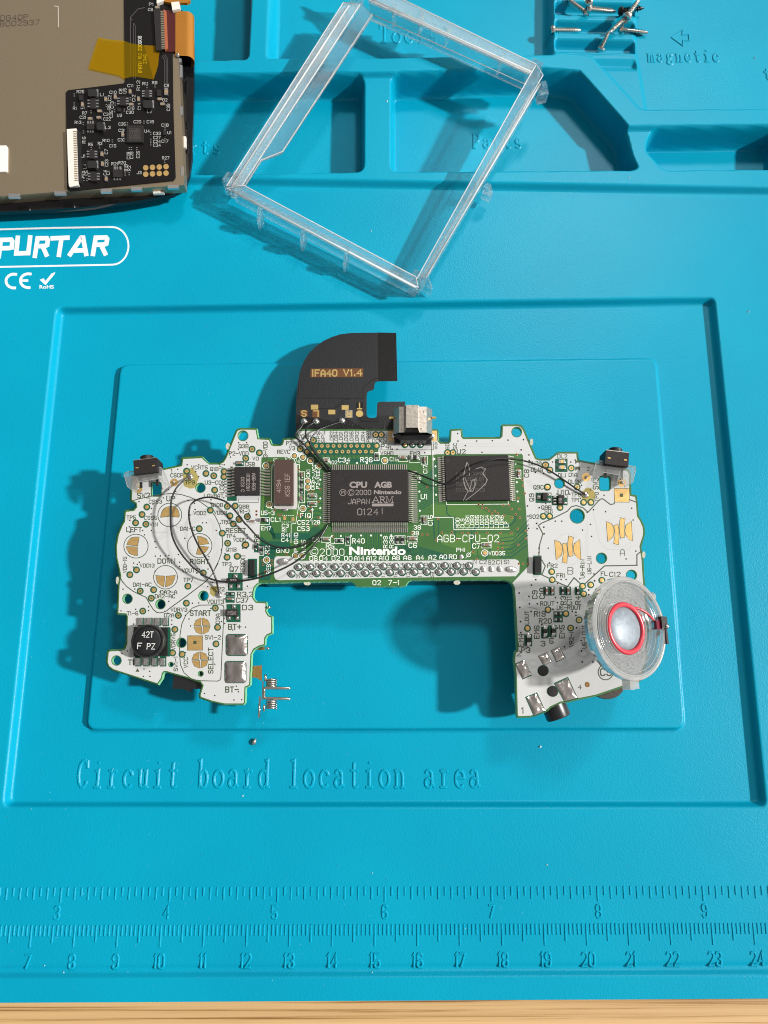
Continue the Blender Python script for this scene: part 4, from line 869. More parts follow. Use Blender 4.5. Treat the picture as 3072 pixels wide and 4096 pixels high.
def mark_chip(o, c, zt, items, vert=False, fonts=(), name='lettering', mt=None):
    mb = MB()
    for it in items:
        tx, x0, x1, y, h, *wd = it
        wd = wd[0] if wd else h * .13
        if vert:
            x = y; 
            for k, s_ in enumerate(strokes(tx, h, abs(x1 - x0))):
                f = (lambda px, py: (x + h / 2 - py, x1 - px)) if x1 > x0 else (lambda px, py: (x - h / 2 + py, x1 + px))
                ribbon(mb, [f(*q) for q in s_], wd, P2(c, zt + .008 + .004 * (k % 4)))
        else:
            for k, s_ in enumerate(strokes(tx, h, x1 - x0)): ribbon(mb, [(x0 + px, y + h / 2 - py) for px, py in s_], wd, P2(c, zt + .008 + .004 * (k % 4)))
    for tx, x0, x1, yb, cap, bold in fonts: font_fit(mb, tx, x0, x1, yb, cap, P2(c, zt + .01), bold)
    return mb
mb = mark_chip(cpu, 'i', 1.4, [('2000', 575, 775, 397, 62, 8), ('JAPAN', 472, 755, 517, 66, 8), ('0124', 598, 870, 655, 80, 9), ('I', 905, 945, 645, 74, 8), ('C', 492, 530, 398, 46, 7), ('M', 384, 422, 398, 40, 7)], fonts=(('CPU', 490, 725, 332, 74, .045), ('AGB', 820, 1055, 332, 74, .045), ('Nintendo', 815, 1180, 418, 50, .035)))
for x in (403, 511): ribbon(mb, ell('i', x, 399, 42, 42, 28), 6, P2('i', 1.41), True)
for s_ in ([(795, 532), (840, 452), (880, 532)], [(812, 508), (866, 508)], [(905, 532), (905, 455), (945, 457), (955, 475), (940, 492), (908, 492)], [(930, 494), (965, 532)], [(985, 532), (988, 455), (1022, 522), (1056, 455), (1060, 532)], [(790, 532), (815, 532)], [(868, 532), (890, 532)], [(890, 532), (920, 532)], [(975, 532), (996, 532)], [(1048, 532), (1072, 532)], [(890, 455), (905, 455)], [(975, 455), (990, 455)], [(1055, 455), (1070, 455)]): ribbon(mb, s_, 10, P2('i', 1.41 + .003 * len(s_)))
flat(mb, 'i', [(790, 546), (1074, 545), (1074, 580), (790, 582)], 1.41)
obj('lettering', mb, MARK, cpu)
DIMP = mat('moulded_dimple', (.012, .011, .011), .45)
mb = MB()
flat(mb, 'i', ell('i', 355, 222, 50), 1.405); obj('index_mark', mb, DIMP, cpu)
mb = MB(); ribbon(mb, ell('i', 1158, 675, 50), 4, P2('i', 1.406), True); obj('mould_mark', mb, DIMP, cpu)
SCR = mat('scratch_grey', (.22, .205, .195), .7); FAINT = mat('faint_marking', (.040, .036, .034), .6)
mb = mark_chip(ram, 'e', 1.1, [('NEC', 702, 830, 882, 34, 6), ('JAPAN', 855, 1000, 880, 34, 6), ('D442012LGY', 705, 990, 932, 34, 6), ('B85XJMJH', 705, 1000, 985, 34, 6), ('0122T7003', 705, 990, 1045, 34, 6)]); obj('lettering', mb, FAINT, ram)
mb = MB()
for k, s_ in enumerate(([(812, 765), (788, 850), (775, 930), (790, 1000), (822, 1060), (800, 1100), (775, 1150)], [(815, 765), (838, 830), (835, 900)], [(905, 830), (960, 812), (1003, 830), (970, 880), (1020, 940), (1000, 985), (940, 1040), (880, 1090), (800, 1150)], [(840, 1050), (860, 960), (905, 930), (900, 990), (870, 1060), (830, 1058)], [(790, 920), (850, 1060)], [(806, 770), (780, 870), (770, 950), (800, 1040), (830, 1056)], [(960, 826), (995, 840), (975, 875), (1012, 930), (1008, 970), (950, 1030)], [(850, 950), (890, 935), (885, 1010), (845, 1060)])):
    ribbon(mb, s_, 6 - (k > 4) * 2, P2('e', 1.125 + .004 * k))
obj('scratch', mb, SCR, ram)
mb = MB(); flat(mb, 'e', ell('e', 618, 747, 18), 1.105); obj('index_mark', mb, DIMP, ram)
mb = mark_chip(reg, 'd', 1.5, [('AGB-REG', 410, 240, 165, 32, 5), ('IR3E09N', 412, 242, 107, 32, 5), ('0123 C', 425, 278, 52, 32, 5)], True); obj('lettering', mb, MARK, reg)
mb = MB(); flat(mb, 'd', ell('d', 35, 225, 18), 1.505); obj('index_mark', mb, DIMP, reg)
# crystal
mb = MB(); solid(mb, 'd', rrect(372, 135, 612, 604, 26), .03, .35); xo = obj('crystal_base', mb, mat('pale_base', (.62, .60, .58), .3, .3), board)
mb = MB(); solid(mb, 'd', rrect(388, 116, 580, 578, 24), .35, 2.1, 6); xt = obj('crystal_can', mb, mat('brown_can', (.062, .036, .030), .38), xo)
mb = mark_chip(xt, 'd', 2.1, [('4194', 432, 305, 420, 42, 6), ('KSS 1EF', 470, 240, 505, 42, 6)], False) if False else MB()
for tx, y1, y0, x, h in (('4194', 432, 305, 420, 42), ('KSS 1EF', 470, 240, 508, 46)):
    for k, s_ in enumerate(strokes(tx, h, y1 - y0)): ribbon(mb, [(x - h / 2 + h - py, y1 - px) for px, py in s_], 5, P2('d', 2.11 + .004 * (k % 4)))
lt = obj('crystal_lettering', mb, mat('crystal_print', (.30, .24, .22), .6), xo)
dome('d', 485, 610, 32, 16, .3, 'solder_fillet', SOLDER); dome('d', 592, 262, 18, 30, .3, 'solder_fillet', SOLDER); dome('d', 592, 455, 18, 28, .3, 'solder_fillet', SOLDER)
# chip capacitors, resistors, ferrites, leds
def smd(name, c, x, y, w_, h_, zt, body, lab=None):
    hor = w_ > h_; e_ = .27; mb = MB()
    core = rect(x, y, w_ * (1 - 2 * e_) if hor else w_, h_ if hor else h_ * (1 - 2 * e_))
    solid(mb, c, core, .05, zt, 1.); o = obj(name, mb, body, board)
    for s_ in (-1, 1):
        mb = MB()
        q = rect(x + s_ * w_ * (.5 - e_ / 2), y, w_ * e_, h_ * .96) if hor else rect(x, y + s_ * h_ * (.5 - e_ / 2), w_ * .96, h_ * e_)
        solid(mb, c, q, .03, zt + .02, 2.); obj('end_cap', mb, SOLDER, o)
        mb = MB(); q2 = (x + s_ * w_ * .52, y) if hor else (x, y + s_ * h_ * .52)
        dome(c, *q2, *( (w_ * .16, h_ * .46) if hor else (w_ * .46, h_ * .16)), .18, 'solder_fillet', SOLDER, parent=o)
    return o
for q in [('a',1545,483,62,26),('d',155,730,50,22),('d',660,255,24,46),('d',655,497,24,46),('d',765,472,56,24),('d',765,550,56,24),('d',905,107,42,30),('d',905,915,58,26),('f',255,525,66,28),('f',1010,588,66,28),('f',375,332,26,58),('e',155,720,66,28),('e',380,742,26,58),('e',1338,884,30,60),('h',410,250,24,52),('h',460,250,24,52),('h',600,250,24,50),('b',1440,405,60,26)]:
    smd('capacitor', *q, .75, CERAM)
for q in [('d',658,335,24,48),('d',656,412,24,48),('d',1037,925,60,26),('d',1127,915,26,52),('d',188,990,26,52),('d',242,1022,28,56),('f',102,535,28,62),('f',153,535,28,62),('c',1257,1090,20,44),('h',553,250,24,50),('h',687,250,24,50),('h',512,452,50,24),('h',512,505,50,24),('b',1440,348,64,26)]:
    smd('resistor', *q, .5, CERAM2)
for q in [('d',265,717,74,36),('e',278,723,72,40),('h',395,610,34,78),('h',468,605,34,78),('h',250,687,36,88)]: smd('ferrite_bead', *q, .85, CERAM2)
AMB = mat('led_lens', (.62, .42, .16), .25)
for q in [('g',500,378,62,34),('g',503,437,62,34)]: smd('indicator_led', *q, .65, AMB)
for q in [(457, 690), (542, 700)]: mb = MB(); flat(mb, 'd', rect(q[0] + 25, q[1] + 5, 30, 38), .03); obj('jumper_pad', mb, GOLD, board)
mb = MB()
for i in range(12):
    x = 455 + (i % 6) * 22; y = 668 if i < 6 else 735; flat(mb, 'd', rect(x + 2, y, 13, 5), .026)
obj('dashed_outline', mb, SILK, board)
def sot(name, c, body, leads, txt=None, zt=1.1):
    x0, y0, x1, y1 = body; mb = MB(); solid(mb, c, [(x0, y0), (x1, y0), (x1, y1), (x0, y1)], .1, zt, 4.); o = obj(name, mb, BLACKP, board)
    for x, y, w_, h_ in leads: mb = MB(); solid(mb, c, rect(x, y, w_, h_), .03, .28, 4.); obj('lead', mb, LEAD, o); dome(c, x, y, w_ * .42, h_ * .42, .42, 'solder_fillet', SOLDER, parent=o)
    if txt:
        mb = MB(); tx, a, b, y, h = txt
        for k, s_ in enumerate(strokes(tx, h, b - a)): ribbon(mb, [(a + px, y + h / 2 - py) for px, py in s_], 6, P2(c, zt + .01 + .004 * (k % 4)))
        obj('lettering', mb, MARK, o)
sot('transistor', 'b', (1405, 178, 1545, 232), [(1500, 150, 46, 44), (1448, 265, 36, 50), (1535, 265, 36, 50)], ('323', 1440, 1505, 203, 30))
sot('diode', 'b', (1395, 520, 1530, 598), [(1482, 487, 46, 46), (1428, 612, 38, 46), (1520, 612, 38, 46)], ('M5K', 1415, 1505, 558, 40))
sot('transistor', 'g', (298, 697, 346, 775), [(268, 738, 36, 36), (372, 712, 36, 30), (372, 765, 36, 30)])
sot('logic_chip', 'g', (458, 722, 516, 816), [(430, 738, 36, 20), (430, 768, 36, 20), (430, 798, 36, 20), (538, 738, 36, 22), (538, 798, 36, 22)])
mb = MB()
for k, s_ in enumerate(strokes('N6', 28, 44)): ribbon(mb, [(500 - py + 2, 792 - px) for px, py in s_], 5, P2('g', 1.115 + .004 * (k % 4)))
obj('chip_lettering', mb, MARK, board)
for c, x0, y0, x1, y1 in (('d', 130, 1122, 182, 1290), ('g', 218, 1347, 283, 1522)):
    mb = MB(); solid(mb, c, rrect(x0, y0, x1, y1, 14), .03, 1.3, 6.); obj('fuse_block', mb, BLACKG, board, True, 30)
# transformer: drum on a base with eight soldered legs
mb = MB(); solid(mb, 'b', [(388, 715), (672, 715), (672, 1036), (388, 1036)], .1, 1.2, 3.); solid(mb, 'b', [(672, 718), (755, 720), (752, 1034), (672, 1034)], .1, .7, 3.); tr_ = obj('transformer', mb, BLACKG, board)
tr_['label'] = 'black drum coil marked 42T'
tcn = bp(*cv('b', 524, 868), 3.4) - BN * 3.4; R_ = 3.85
mb = MB(); mb.lathe(up(tcn, 1.2), BN, [(R_ * .97, 0), (R_, .2), (R_, 2.0), (R_ * .97, 2.25), (R_ * .88, 2.3), (R_ * .84, 2.05), (R_ * .80, 2.05), (R_ * .79, 2.3), (R_ * .76, 2.36), (.22, 2.36), (.2, 2.1), (.001, 2.1)], 48); obj('coil_drum', mb, BLACKG, tr_, True, 35)
ct = up(tcn, 1.2 + 2.37); mb = MB()
for tx, ox, oy, wd_ in (('42T', -1.25, .85, 2.55), ('F', -2.1, -1.75, .9), ('PZ', .1, -1.85, 1.75)):
    for k, s_ in enumerate(strokes(tx, 1.25, wd_)): ribbon(mb, [(ox + px, oy + py) for px, py in s_], .17, lambda x, y, k=k: ct + BX * x + np.array((0, y, 0)) + BN * (.006 + .004 * (k % 4)))
mb.f = [f[::-1] for f in mb.f] if False else mb.f
obj('lettering', mb, mat('white_stamp', (.62, .62, .60), .5), tr_)
for k in range(4):
    for y, x0 in ((655, 452), (1098, 420)):
        mb = MB(); x = x0 + 92 * k; solid(mb, 'b', rect(x, y, 52, 88), .03, .55, 6.); obj('leg', mb, SOLDER, tr_)
# shoulder switches on clear brackets
CLP = clear_mat('clear_plastic', (.95, .97, .98), .14, .05, .8); BRE = clear_mat('bracket_edge_glint', (.85, .86, .85), .45, .06, .6); CLS = clear_mat('clear_sheet', (.93, .94, .93), .18, .05, .8)  # BRE: pale milky plastic, painted highlight for the brackets' lit edges
def box_at(c, x, y, w_mm, d_mm, z0, z1, rot=0., top=True):
    o = bp(*cv(c, x, y), 0); q = math.radians(rot); ux = BX * math.cos(q) + np.array((0, 1, 0)) * math.sin(q); uy = np.cross(BN, ux)
    return o, ux, uy, MB().box(up(o, (z0 + z1) / 2), ux * w_mm / 2, uy * d_mm / 2, BN * (z1 - z0) / 2)
def shoulder(c, x, y, rot, btn, plate, holes):
    o, ux, uy, mb = box_at(c, x, y, 5.7, 3.5, -1.4, 3.8, rot); r = obj('shoulder_switch', mb, BLACKP, board)
    mb = MB(); ctr = up(o, 2.0) + uy * 1.75; mb.lathe(ctr, uy, [(1.65, 0), (1.65, 1.1), (1.5, 1.25), (.001, 1.3)], 24); obj('push_button', mb, BLACKG, r, True, 40)
    mb = MB(); mb.box(up(o, 2.0) + uy * 1.85, ux * 2.8, uy * .08, BN * 1.75); obj('face_plate', mb, STEEL, r)
    for s_ in (-1, 1):
        mb = MB(); mb.box(up(o, 3.85) + ux * s_ * 2.0 - uy * .2, ux * .35, uy * .14, BN * .1); obj('contact_pin', mb, GOLD, r)
        mb = MB(); mb.box(up(o, 1.6) + ux * s_ * 2.0 - uy * 3.2, ux * .3, uy * 1.5, BN * .16); obj('leg', mb, BLACKG, r)
    mb = MB(); solid(mb, c, plate, 1.9, 2.5); obj('clear_bracket', mb, CLS, r); mb = MB(); P_ = [up(bp(*cv(c, *p), 0), 2.5) for p in plate]; mb.tube(P_ + P_[:1], .10, 6); obj('bracket_edge_glint', mb, BRE, r, True)  # pale tube round the outline imitates light caught by the sheet's edge
    mb = MB(); solid(mb, c, plate[:3] + [(p[0], p[1] + 14) for p in plate[2::-1]], .1, 1.9) if False else None
    for hx, hy in holes:
        mb = MB(); mb.add([bp(*cv(c, *p), .03) for p in ell(c, hx, hy, 44, n=20)] + [bp(*cv(c, *p), .03) for p in ell(c, hx, hy, 17, n=20)], [(i, 20 + i, 20 + (i + 1) % 20, (i + 1) % 20) for i in range(20)]); obj('mounting_pad', mb, GOLD, board)
        mb = MB(); mb.lathe(bp(*cv(c, hx, hy), .03), BN, [(.42, 0), (.3, .5), (.001, .6)], 12); obj('solder_pin', mb, SOLDER, board, True)
shoulder('a', 556, 556, 8, None, [(303, 625), (340, 604), (520, 575), (702, 552), (738, 592), (815, 772), (792, 764), (690, 676), (575, 695), (470, 712), (432, 832), (342, 765)], [(420, 672), (425, 764), (820, 690)])
shoulder('g', 1018, 385, -7, None, [(825, 402), (850, 392), (1030, 420), (1220, 455), (1222, 482), (1192, 608), (1115, 658), (1085, 600), (1060, 540), (900, 510), (800, 600), (775, 592)], [(752, 532), (1118, 588)])
# link port: steel shell with ridge, black base, three pins
lp = thing('link_port', None, None) if False else None
def pj(x, y, z): return bp(*cv('j', x, y), z)
prof = [(402, 3.0), (412, 4.0), (535, 5.9), (640, 6.0), (655, 6.6), (690, 6.9), (950, 6.9), (985, 6.6), (1005, 6.0), (1142, 5.9), (1258, 4.0), (1268, 3.0)]
mb = MB(); n = len(prof)
fr, bk = [], []
for x, z in prof:
    yb_ = 388 if 680 < x < 960 else 425 if 520 < x < 1150 else 485
    yf_ = 888 if 690 <= x <= 960 else 995 if 520 < x < 1150 else 1035
    fr.append(pj(x, yf_, z)); bk.append(pj(x, yb_, z))
mb.add(fr + bk, [(i, i + 1, n + i + 1, n + i) for i in range(n - 1)])
lo = [pj(402, 1035, 3.0), pj(402, 485, 3.0), pj(1268, 485, 3.0), pj(1268, 1035, 3.0)]; lb = [q - BN * 4.2 for q in lo]
mb.add(lo + lb, [(0, 1, 5, 4), (1, 2, 6, 5), (2, 3, 7, 6)])
mb.add(bk + [q - BN * 8 for q in bk], [(i, i + 1, n + i + 1, n + i) for i in range(n - 1)])
lp = obj('link_port', mb, STEEL, board); lp['label'] = 'bare steel link port on the board edge'
mb = MB(); solid(mb, 'j', [(425, 960), (1250, 960), (1250, 1150), (1120, 1270), (560, 1270), (425, 1150)], .05, 3.4, 10); solid(mb, 'j', [(425, 1150), (560, 1190), (560, 1285), (440, 1285)], .05, 1.2); solid(mb, 'j', [(1115, 1190), (1250, 1150), (1240, 1285), (1120, 1285)], .05, 1.2); obj('port_base', mb, BLACKG, lp)
mb = MB(); q0 = [pj(x, y, z) for x, y, z in ((640, 990, 5.2), (1045, 990, 5.2), (1030, 905, 6.2), (665, 905, 6.2))]; mb.prism([q - BN * 2.4 for q in q0], q0); obj('port_lip', mb, BLACKG, lp)
for x in (660, 830, 1005):
    mb = MB(); solid(mb, 'j', rect(x, 1165, 95, 90), 1.5, 2.0); solid(mb, 'j', rect(x, 1245, 55, 80), .1, 1.2, 6); obj('contact_pin', mb, mat('dull_tin', (.35, .33, .27), .4, .8), lp)
    mb = MB(); flat(mb, 'j', ell('j', x, 1265, 78), .032); obj('pad_ground', mb, DGREEN, board); dome('j', x, 1275, 48, 42, .3, 'solder_joint', GOLD if x < 800 else SOLDER)
for s_, x in ((-1, 352), (1, 1310)):
    mb = MB(); mb.tube([pj(x - s_ * 60, 670, 4.2), pj(x, 672, 4.2), pj(x + s_ * 40, 674, 4.2)], .32, 8); obj('latch_stub', mb, GOLD, lp)
    x0, x1 = ((300, 420) if s_ < 0 else (1262, 1365)); mb = MB(); flat(mb, 'j', [(x0, 955), (x1, 955), (x1, 1185), (x0, 1185)], .03); obj('shell_pad', mb, GOLD, board)
    dome('j', 400 if s_ < 0 else 1268, 1080, 62, 70, .9, 'solder_fillet', SOLDER)
    mb = MB(); mb.lathe(pj(610 if s_ < 0 else 1060, 545, 5.95), BN, [(.28, 0), (.22, .08), (.001, .03)], 14); obj('shell_dimple', mb, STEEL, lp)
# under-board parts that stick out: cartridge socket, headphone jack, volume wheel, power switch
mb = MB(); q = [(1060, 1830), (2060, 1820), (2068, 2312), (1050, 2325)]; hb = [bp(*p, 0) for p in q][::-1]; mb.prism([np.array((p[0], p[1], hz(p[0], p[1]) + .02)) for p in hb], [up(p, -TH - .02) for p in hb]); obj('cartridge_socket', mb, BLACKG, board)
mb = MB(); ja = bp(*cv('l', 560, 430), -4.0); jd = _n(bp(*cv('l', 625, 590), -4.0) - bp(*cv('l', 560, 430), -4.0)); mb.lathe(ja - jd * 2, jd, [(2.95, 0), (2.95, 4.2), (2.8, 4.5), (1.6, 4.5), (1.5, 4.0)], 28); jk = obj('headphone_jack', mb, BLACKG, board, True, 40)
mb = MB(); mb.box(ja - jd * 5.0, np.cross(jd, BN) * 3.2, jd * 3.0, BN * 2.6); obj('jack_body', mb, BLACKG, jk)
wc = bp(*cv('l', 1235, 40), -2.4); mb = MB(); n = 60; vs = []
for z in (-.7, .7):
    for i in range(2 * n): r = 4.9 if i % 2 else 4.65; t = PI * i / n; vs.append(wc + BX * r * math.cos(t) + np.array((0, r * math.sin(t), 0)) + BN * z)
m = 2 * n; mb.add(vs, [tuple(range(m - 1, -1, -1)), tuple(range(m, 2 * m))] + [(i, (i + 1) % m, m + (i + 1) % m, m + i) for i in range(m)]); obj('volume_wheel', mb, mat('wheel_black', (.035, .026, .018), .5, var=(1500, .5)), board)
mb = MB(); mb.box(bp(*cv('b', 985, 1290), -2.6), BX * 3.4, (0, 2.2, 0), BN * 1.4); ps = obj('power_switch', mb, BLACKG, board)
mb = MB(); q0 = [bp(*cv('b', *p), -1.9) for p in ((938, 1330), (1022, 1348), (1000, 1428), (922, 1402))][::-1]; mb.prism([q - BN * 1.6 for q in q0], q0); obj('slider', mb, BLACKP, ps)
# spring contact at the inner edge
def pk(x, y, z): return bp(*cv('k', x, y), z)
CH = mat('bright_spring', (.62, .57, .52), .2, 1.)
mb = MB(); q0 = [pk(*p, -1.6) for p in ((318, 352), (535, 345), (540, 690), (430, 620), (318, 600))]; a_ = np.cross(q0[1] - q0[0], q0[2] - q0[1]); q0 = q0 if a_[2] > 0 else q0[::-1]; mb.prism([q - BN * .25 for q in q0], q0); sc_ = obj('spring_contact', mb, mat('brass_strip', (.50, .30, .10), .35, .85, bump=(900, .5, .0003)), board)
mb = MB(); mb.box(pk(515, 500, -1.95), BX * .27, (0, 1.75, 0), BN * .3); mb.box(pk(560, 900, -2.3), BX * .14, (0, 2.2, 0), BN * .4); mb.box(pk(492, 1260, -2.5), BX * .2, (0, 2.4, 0), BN * .5); obj('contact_strip', mb, CH, sc_)
for y0_, sg in ((620, 1), (1100, 1)):
    mb = MB()
    for k in range(4):
        yc_ = y0_ + 48 * k + 24; ctr = pk(752, yc_, -2.9); mb.tube([ctr + BX * 1.12 * math.cos(t) + BN * 1.12 * math.sin(t) + np.array((0, -.15 * t / PI, 0)) for t in [2 * PI * i / 24 for i in range(25)]], .24, 8)
    obj('spring_coil', mb, CH, sc_, True)
for y0_, y1_ in ((838, 845), (1068, 1078)):
    mb = MB(); mb.tube([pk(585, 1000 if y0_ < 900 else 900, -2.0), pk(585, y0_ + (40 if y0_ < 900 else -40), -2.0), pk(600, y0_ + (8 if y0_ < 900 else -8), -2.0), pk(640, y0_, -2.0), pk(900, (y0_ + y1_) / 2, -2.2), pk(1130, y1_, -2.4), pk(1176, y1_, -2.4)], [.36, .36, .36, .36, .36, .34, .2], 10); obj('spring_prong', mb, CH, sc_, True)
mb = MB(); mb.tube([pk(622, 540, -2.2), pk(622, 690, -2.2)], .3, 8); mb.tube([pk(588, 1210, -2.2), pk(588, 1350, -2.2)], .3, 8); mb.tube([pk(485, 1190, -2.2), pk(480, 1440, -2.2)], .28, 8); obj('spring_end', mb, CH, sc_, True)
for x, y in ((980, 610), (955, 1512)): dome('s', x, y, 48, 34, .7, 'terminal_tip', CH)
mb = MB(); mb.box(bp(*cv('s', 770, 1515), -1.8), BX * 1.2, (0, .35, 0), BN * .3); obj('terminal_leg', mb, mat('brass_strip', (.5, .3, .1)), board)
# jumper wires
WIRE = mat('black_wire', (.010, .010, .011), .3)
def spl(P, n=9):
    P = [np.array(p, float) for p in P]; o = []
    for i in range(len(P) - 1):
        a, b, c, d = P[max(i - 1, 0)], P[i], P[i + 1], P[min(i + 2, len(P) - 1)]
        for k in range(n):
            t = k / n; o.append(.5 * ((2 * b) + (c - a) * t + (2 * a - 5 * b + 4 * c - d) * t * t + (3 * b - a - 3 * c + d) * t ** 3))
    return o + [P[-1]]
def wire(pts, r=.22, name='jumper_wire'):
    mb = MB(); mb.tube(spl([bp(*cv(c, x, y), z) for c, x, y, z in pts]), r, 8); return obj(name, mb, WIRE, board, True)
wire([('a',1000,632,.5),('a',935,665,1.1),('a',850,745,2.2),('a',800,850,3.2),('a',783,960,3.8),('a',785,1200,4.0),('a',820,1340,3.8),('a',900,1480,3.5),('a',1000,1600,3.2),('b',1050,70,3.0),('b',1180,160,2.6),('b',1290,200,2.3),('b',1400,214,2.2),('b',1520,212,2.1),('d',60,1335,2.2),('d',200,1308,2.4),('d',400,1240,2.5),('d',600,1135,2.0),('d',750,1005,1.4),('d',850,885,.8),('d',922,765,.3)])
wire([('b',1315,340,.5),('b',1300,260,1.2),('b',1280,180,2.0),('b',1250,100,2.6),('b',1200,0,3.2),('a',1180,1540,3.4),('a',1090,1390,3.8),('a',1030,1260,4.0),('a',990,1120,4.0),('a',985,1010,3.8),('a',1010,930,3.6),('a',1080,880,3.4),('a',1180,855,3.2),('a',1280,865,3.0),('a',1400,910,2.8),('a',1500,1010,2.5),('a',1600,1140,2.2),('d',100,770,2.0),('d',200,880,1.9),('d',300,952,1.8),('d',400,990,1.7),('d',500,1000,1.6),('d',600,990,1.4),('d',700,955,1.2),('d',800,895,.9),('d',880,830,.6),('d',925,760,.3)])
wire([('c',885,1200,.6),('c',820,1140,1.2),('c',760,1080,1.6),('c',712,1010,1.9),('c',715,945,2.0),('c',765,880,1.6),('c',840,845,.9),('c',960,805,-.1)])
wire([('c',870,1208,.5),('c',755,1060,1.4),('c',690,960,1.7),('c',668,900,1.5),('c',690,840,.7),('c',752,805,-.3)])
wire([('c',860,1218,.4),('c',740,1090,1.1),('c',655,990,1.3),('c',592,935,1.1),('c',585,905,.6),('c',630,850,0),('c',655,805,-.3)])
wire([('e',215,848,.8),('e',330,890,1.4),('e',450,940,1.9),('e',540,975,2.2),('e',620,985,2.4),('e',700,960,2.5),('e',800,890,2.7),('e',900,810,2.8),('e',1000,760,2.8),('e',1120,730,2.7),('e',1250,728,2.5),('e',1380,745,2.2),('g',105,362,1.9),('g',250,405,1.6),('g',400,480,1.3),('g',550,580,1.0),('g',650,650,.8),('g',745,710,.5)])
# flex cable: soldered under the board's top edge, drooping away from it
FLEX = mat('flex_black', (.015, .016, .018), .34, 0, .35, bump=(2600, .5, .00012)); FLEXD = mat('flex_stiffener', (.008, .008, .008), .22, bump=(500, .2, .0003)); FLEXS = mat('flex_shiny', (.012, .012, .012), .12, bump=(1500, .5, .0002))
def fz(sy): t = min(max((1722 - sy) / 392, 0), 1); return -1.15 - 6.2 * (t * .75 + t * t * .25)
def pf(c, x, y, d=0.): sx, sy = cv(c, x, y); return bp(sx, sy, fz(sy) + d)
FO = [(587, 905), (588, 740), (592, 620), (602, 500), (618, 400), (645, 320), (690, 240), (750, 180), (820, 130), (890, 98), (960, 76), (1050, 66), (1268, 63), (1274, 467), (1248, 475), (1241, 490), (1238, 525), (1228, 541), (1195, 550), (1180, 560), (1175, 580), (1175, 740), (1180, 760), (1200, 770), (1245, 770), (1258, 760), (1262, 655), (1268, 642), (1282, 637), (1495, 635), (1498, 920)]
rowsF = []
mb = MB()
tri = tessellate_polygon([[Vector((x, y, 0)) for x, y in FO]])
def flexmesh(mb, poly, d0, d1, sub=True):
    # cut the outline into thin bands so that the sheet can bend
    ys = sorted(set([min(p[1] for p in poly), max(p[1] for p in poly)] + [y for y in range(40, 940, 40) if min(p[1] for p in poly) < y < max(p[1] for p in poly)]))
    for y0_, y1_ in zip(ys[:-1], ys[1:]):
        def clip(P, yv, keep_below):
            o = []
            for i in range(len(P)):
                a, b = P[i], P[(i + 1) % len(P)]; ia = (a[1] >= yv - 1e-6) if keep_below else (a[1] <= yv + 1e-6); ib = (b[1] >= yv - 1e-6) if keep_below else (b[1] <= yv + 1e-6)
                if ia: o.append(a)
                if ia != ib: t = (yv - a[1]) / (b[1] - a[1]); o.append((a[0] + (b[0] - a[0]) * t, yv))
            return o
        Q = clip(clip(poly, y0_, True), y1_, False)
        R = []
        for q in Q:
            if not R or math.hypot(q[0] - R[-1][0], q[1] - R[-1][1]) > .01: R.append(q)
        if len(R) > 2:
            t = tessellate_polygon([[Vector((x, y, 0)) for x, y in R]]); W_ = [pf('c', *p, d1) for p in R]; B_ = [pf('c', *p, d0) for p in R]; m = len(R)
            for f in t:
                a, b, c = (W_[i] for i in f); f = tuple(f) if np.cross(b - a, c - a)[2] > 0 else tuple(f[::-1]); mb.add(W_, [f]); mb.add(B_, [f[::-1]])
    W_ = [pf('c', *p, d1) for p in poly]; B_ = [pf('c', *p, d0) for p in poly]; m = len(poly); mb.add(W_ + B_, [(i, m + i, m + (i + 1) % m, (i + 1) % m) for i in range(m)]); return mb
fx = obj('ribbon_cable', flexmesh(MB(), FO, -.22, 0.), FLEX, board); fx['label'] = 'black flex cable soldered to the top edge'
obj('stiffener', flexmesh(MB(), [(1268, 62), (1420, 65), (1430, 465), (1272, 468)], -.45, .03), FLEXD, fx)
obj('flux_coat', flexmesh(MB(), [(590, 745), (780, 775), (900, 800), (1010, 770), (1100, 830), (1160, 862), (1100, 905), (590, 905)], .004, .03), FLEXS, fx)
obj('label_window', flexmesh(MB(), [(710, 362), (1148, 360), (1145, 432), (708, 434)], .002, .012), mat('copper_window', (.16, .07, .03), .35, .5), fx)
GOLDB = mat('bright_gold', (.80, .58, .22), .28, .8)
mb = MB()
for k, s_ in enumerate(strokes('IFA40', 50, 205) ): ribbon(mb, [(722 + x, 423 - y) for x, y in s_], 11, lambda x, y, k=k: pf('c', x, y, .02 + .004 * (k % 3)))
for k, s_ in enumerate(strokes('V1.4', 50, 150)): ribbon(mb, [(985 + x, 420 - y) for x, y in s_], 11, lambda x, y, k=k: pf('c', x, y, .02 + .004 * (k % 3)))
obj('lettering', mb, GOLDB, fx)
for x, y, w_, h_ in ((743, 681, 60, 40), (997, 684, 58, 38), (886, 722, 58, 38)): obj('gold_pad', flexmesh(MB(), rect(x, y, w_, h_), .004, .03), GOLDB, fx)
obj('gold_pad', flexmesh(MB(), ell('c', 1116, 736, 30, 28), .004, .03), GOLDB, fx)
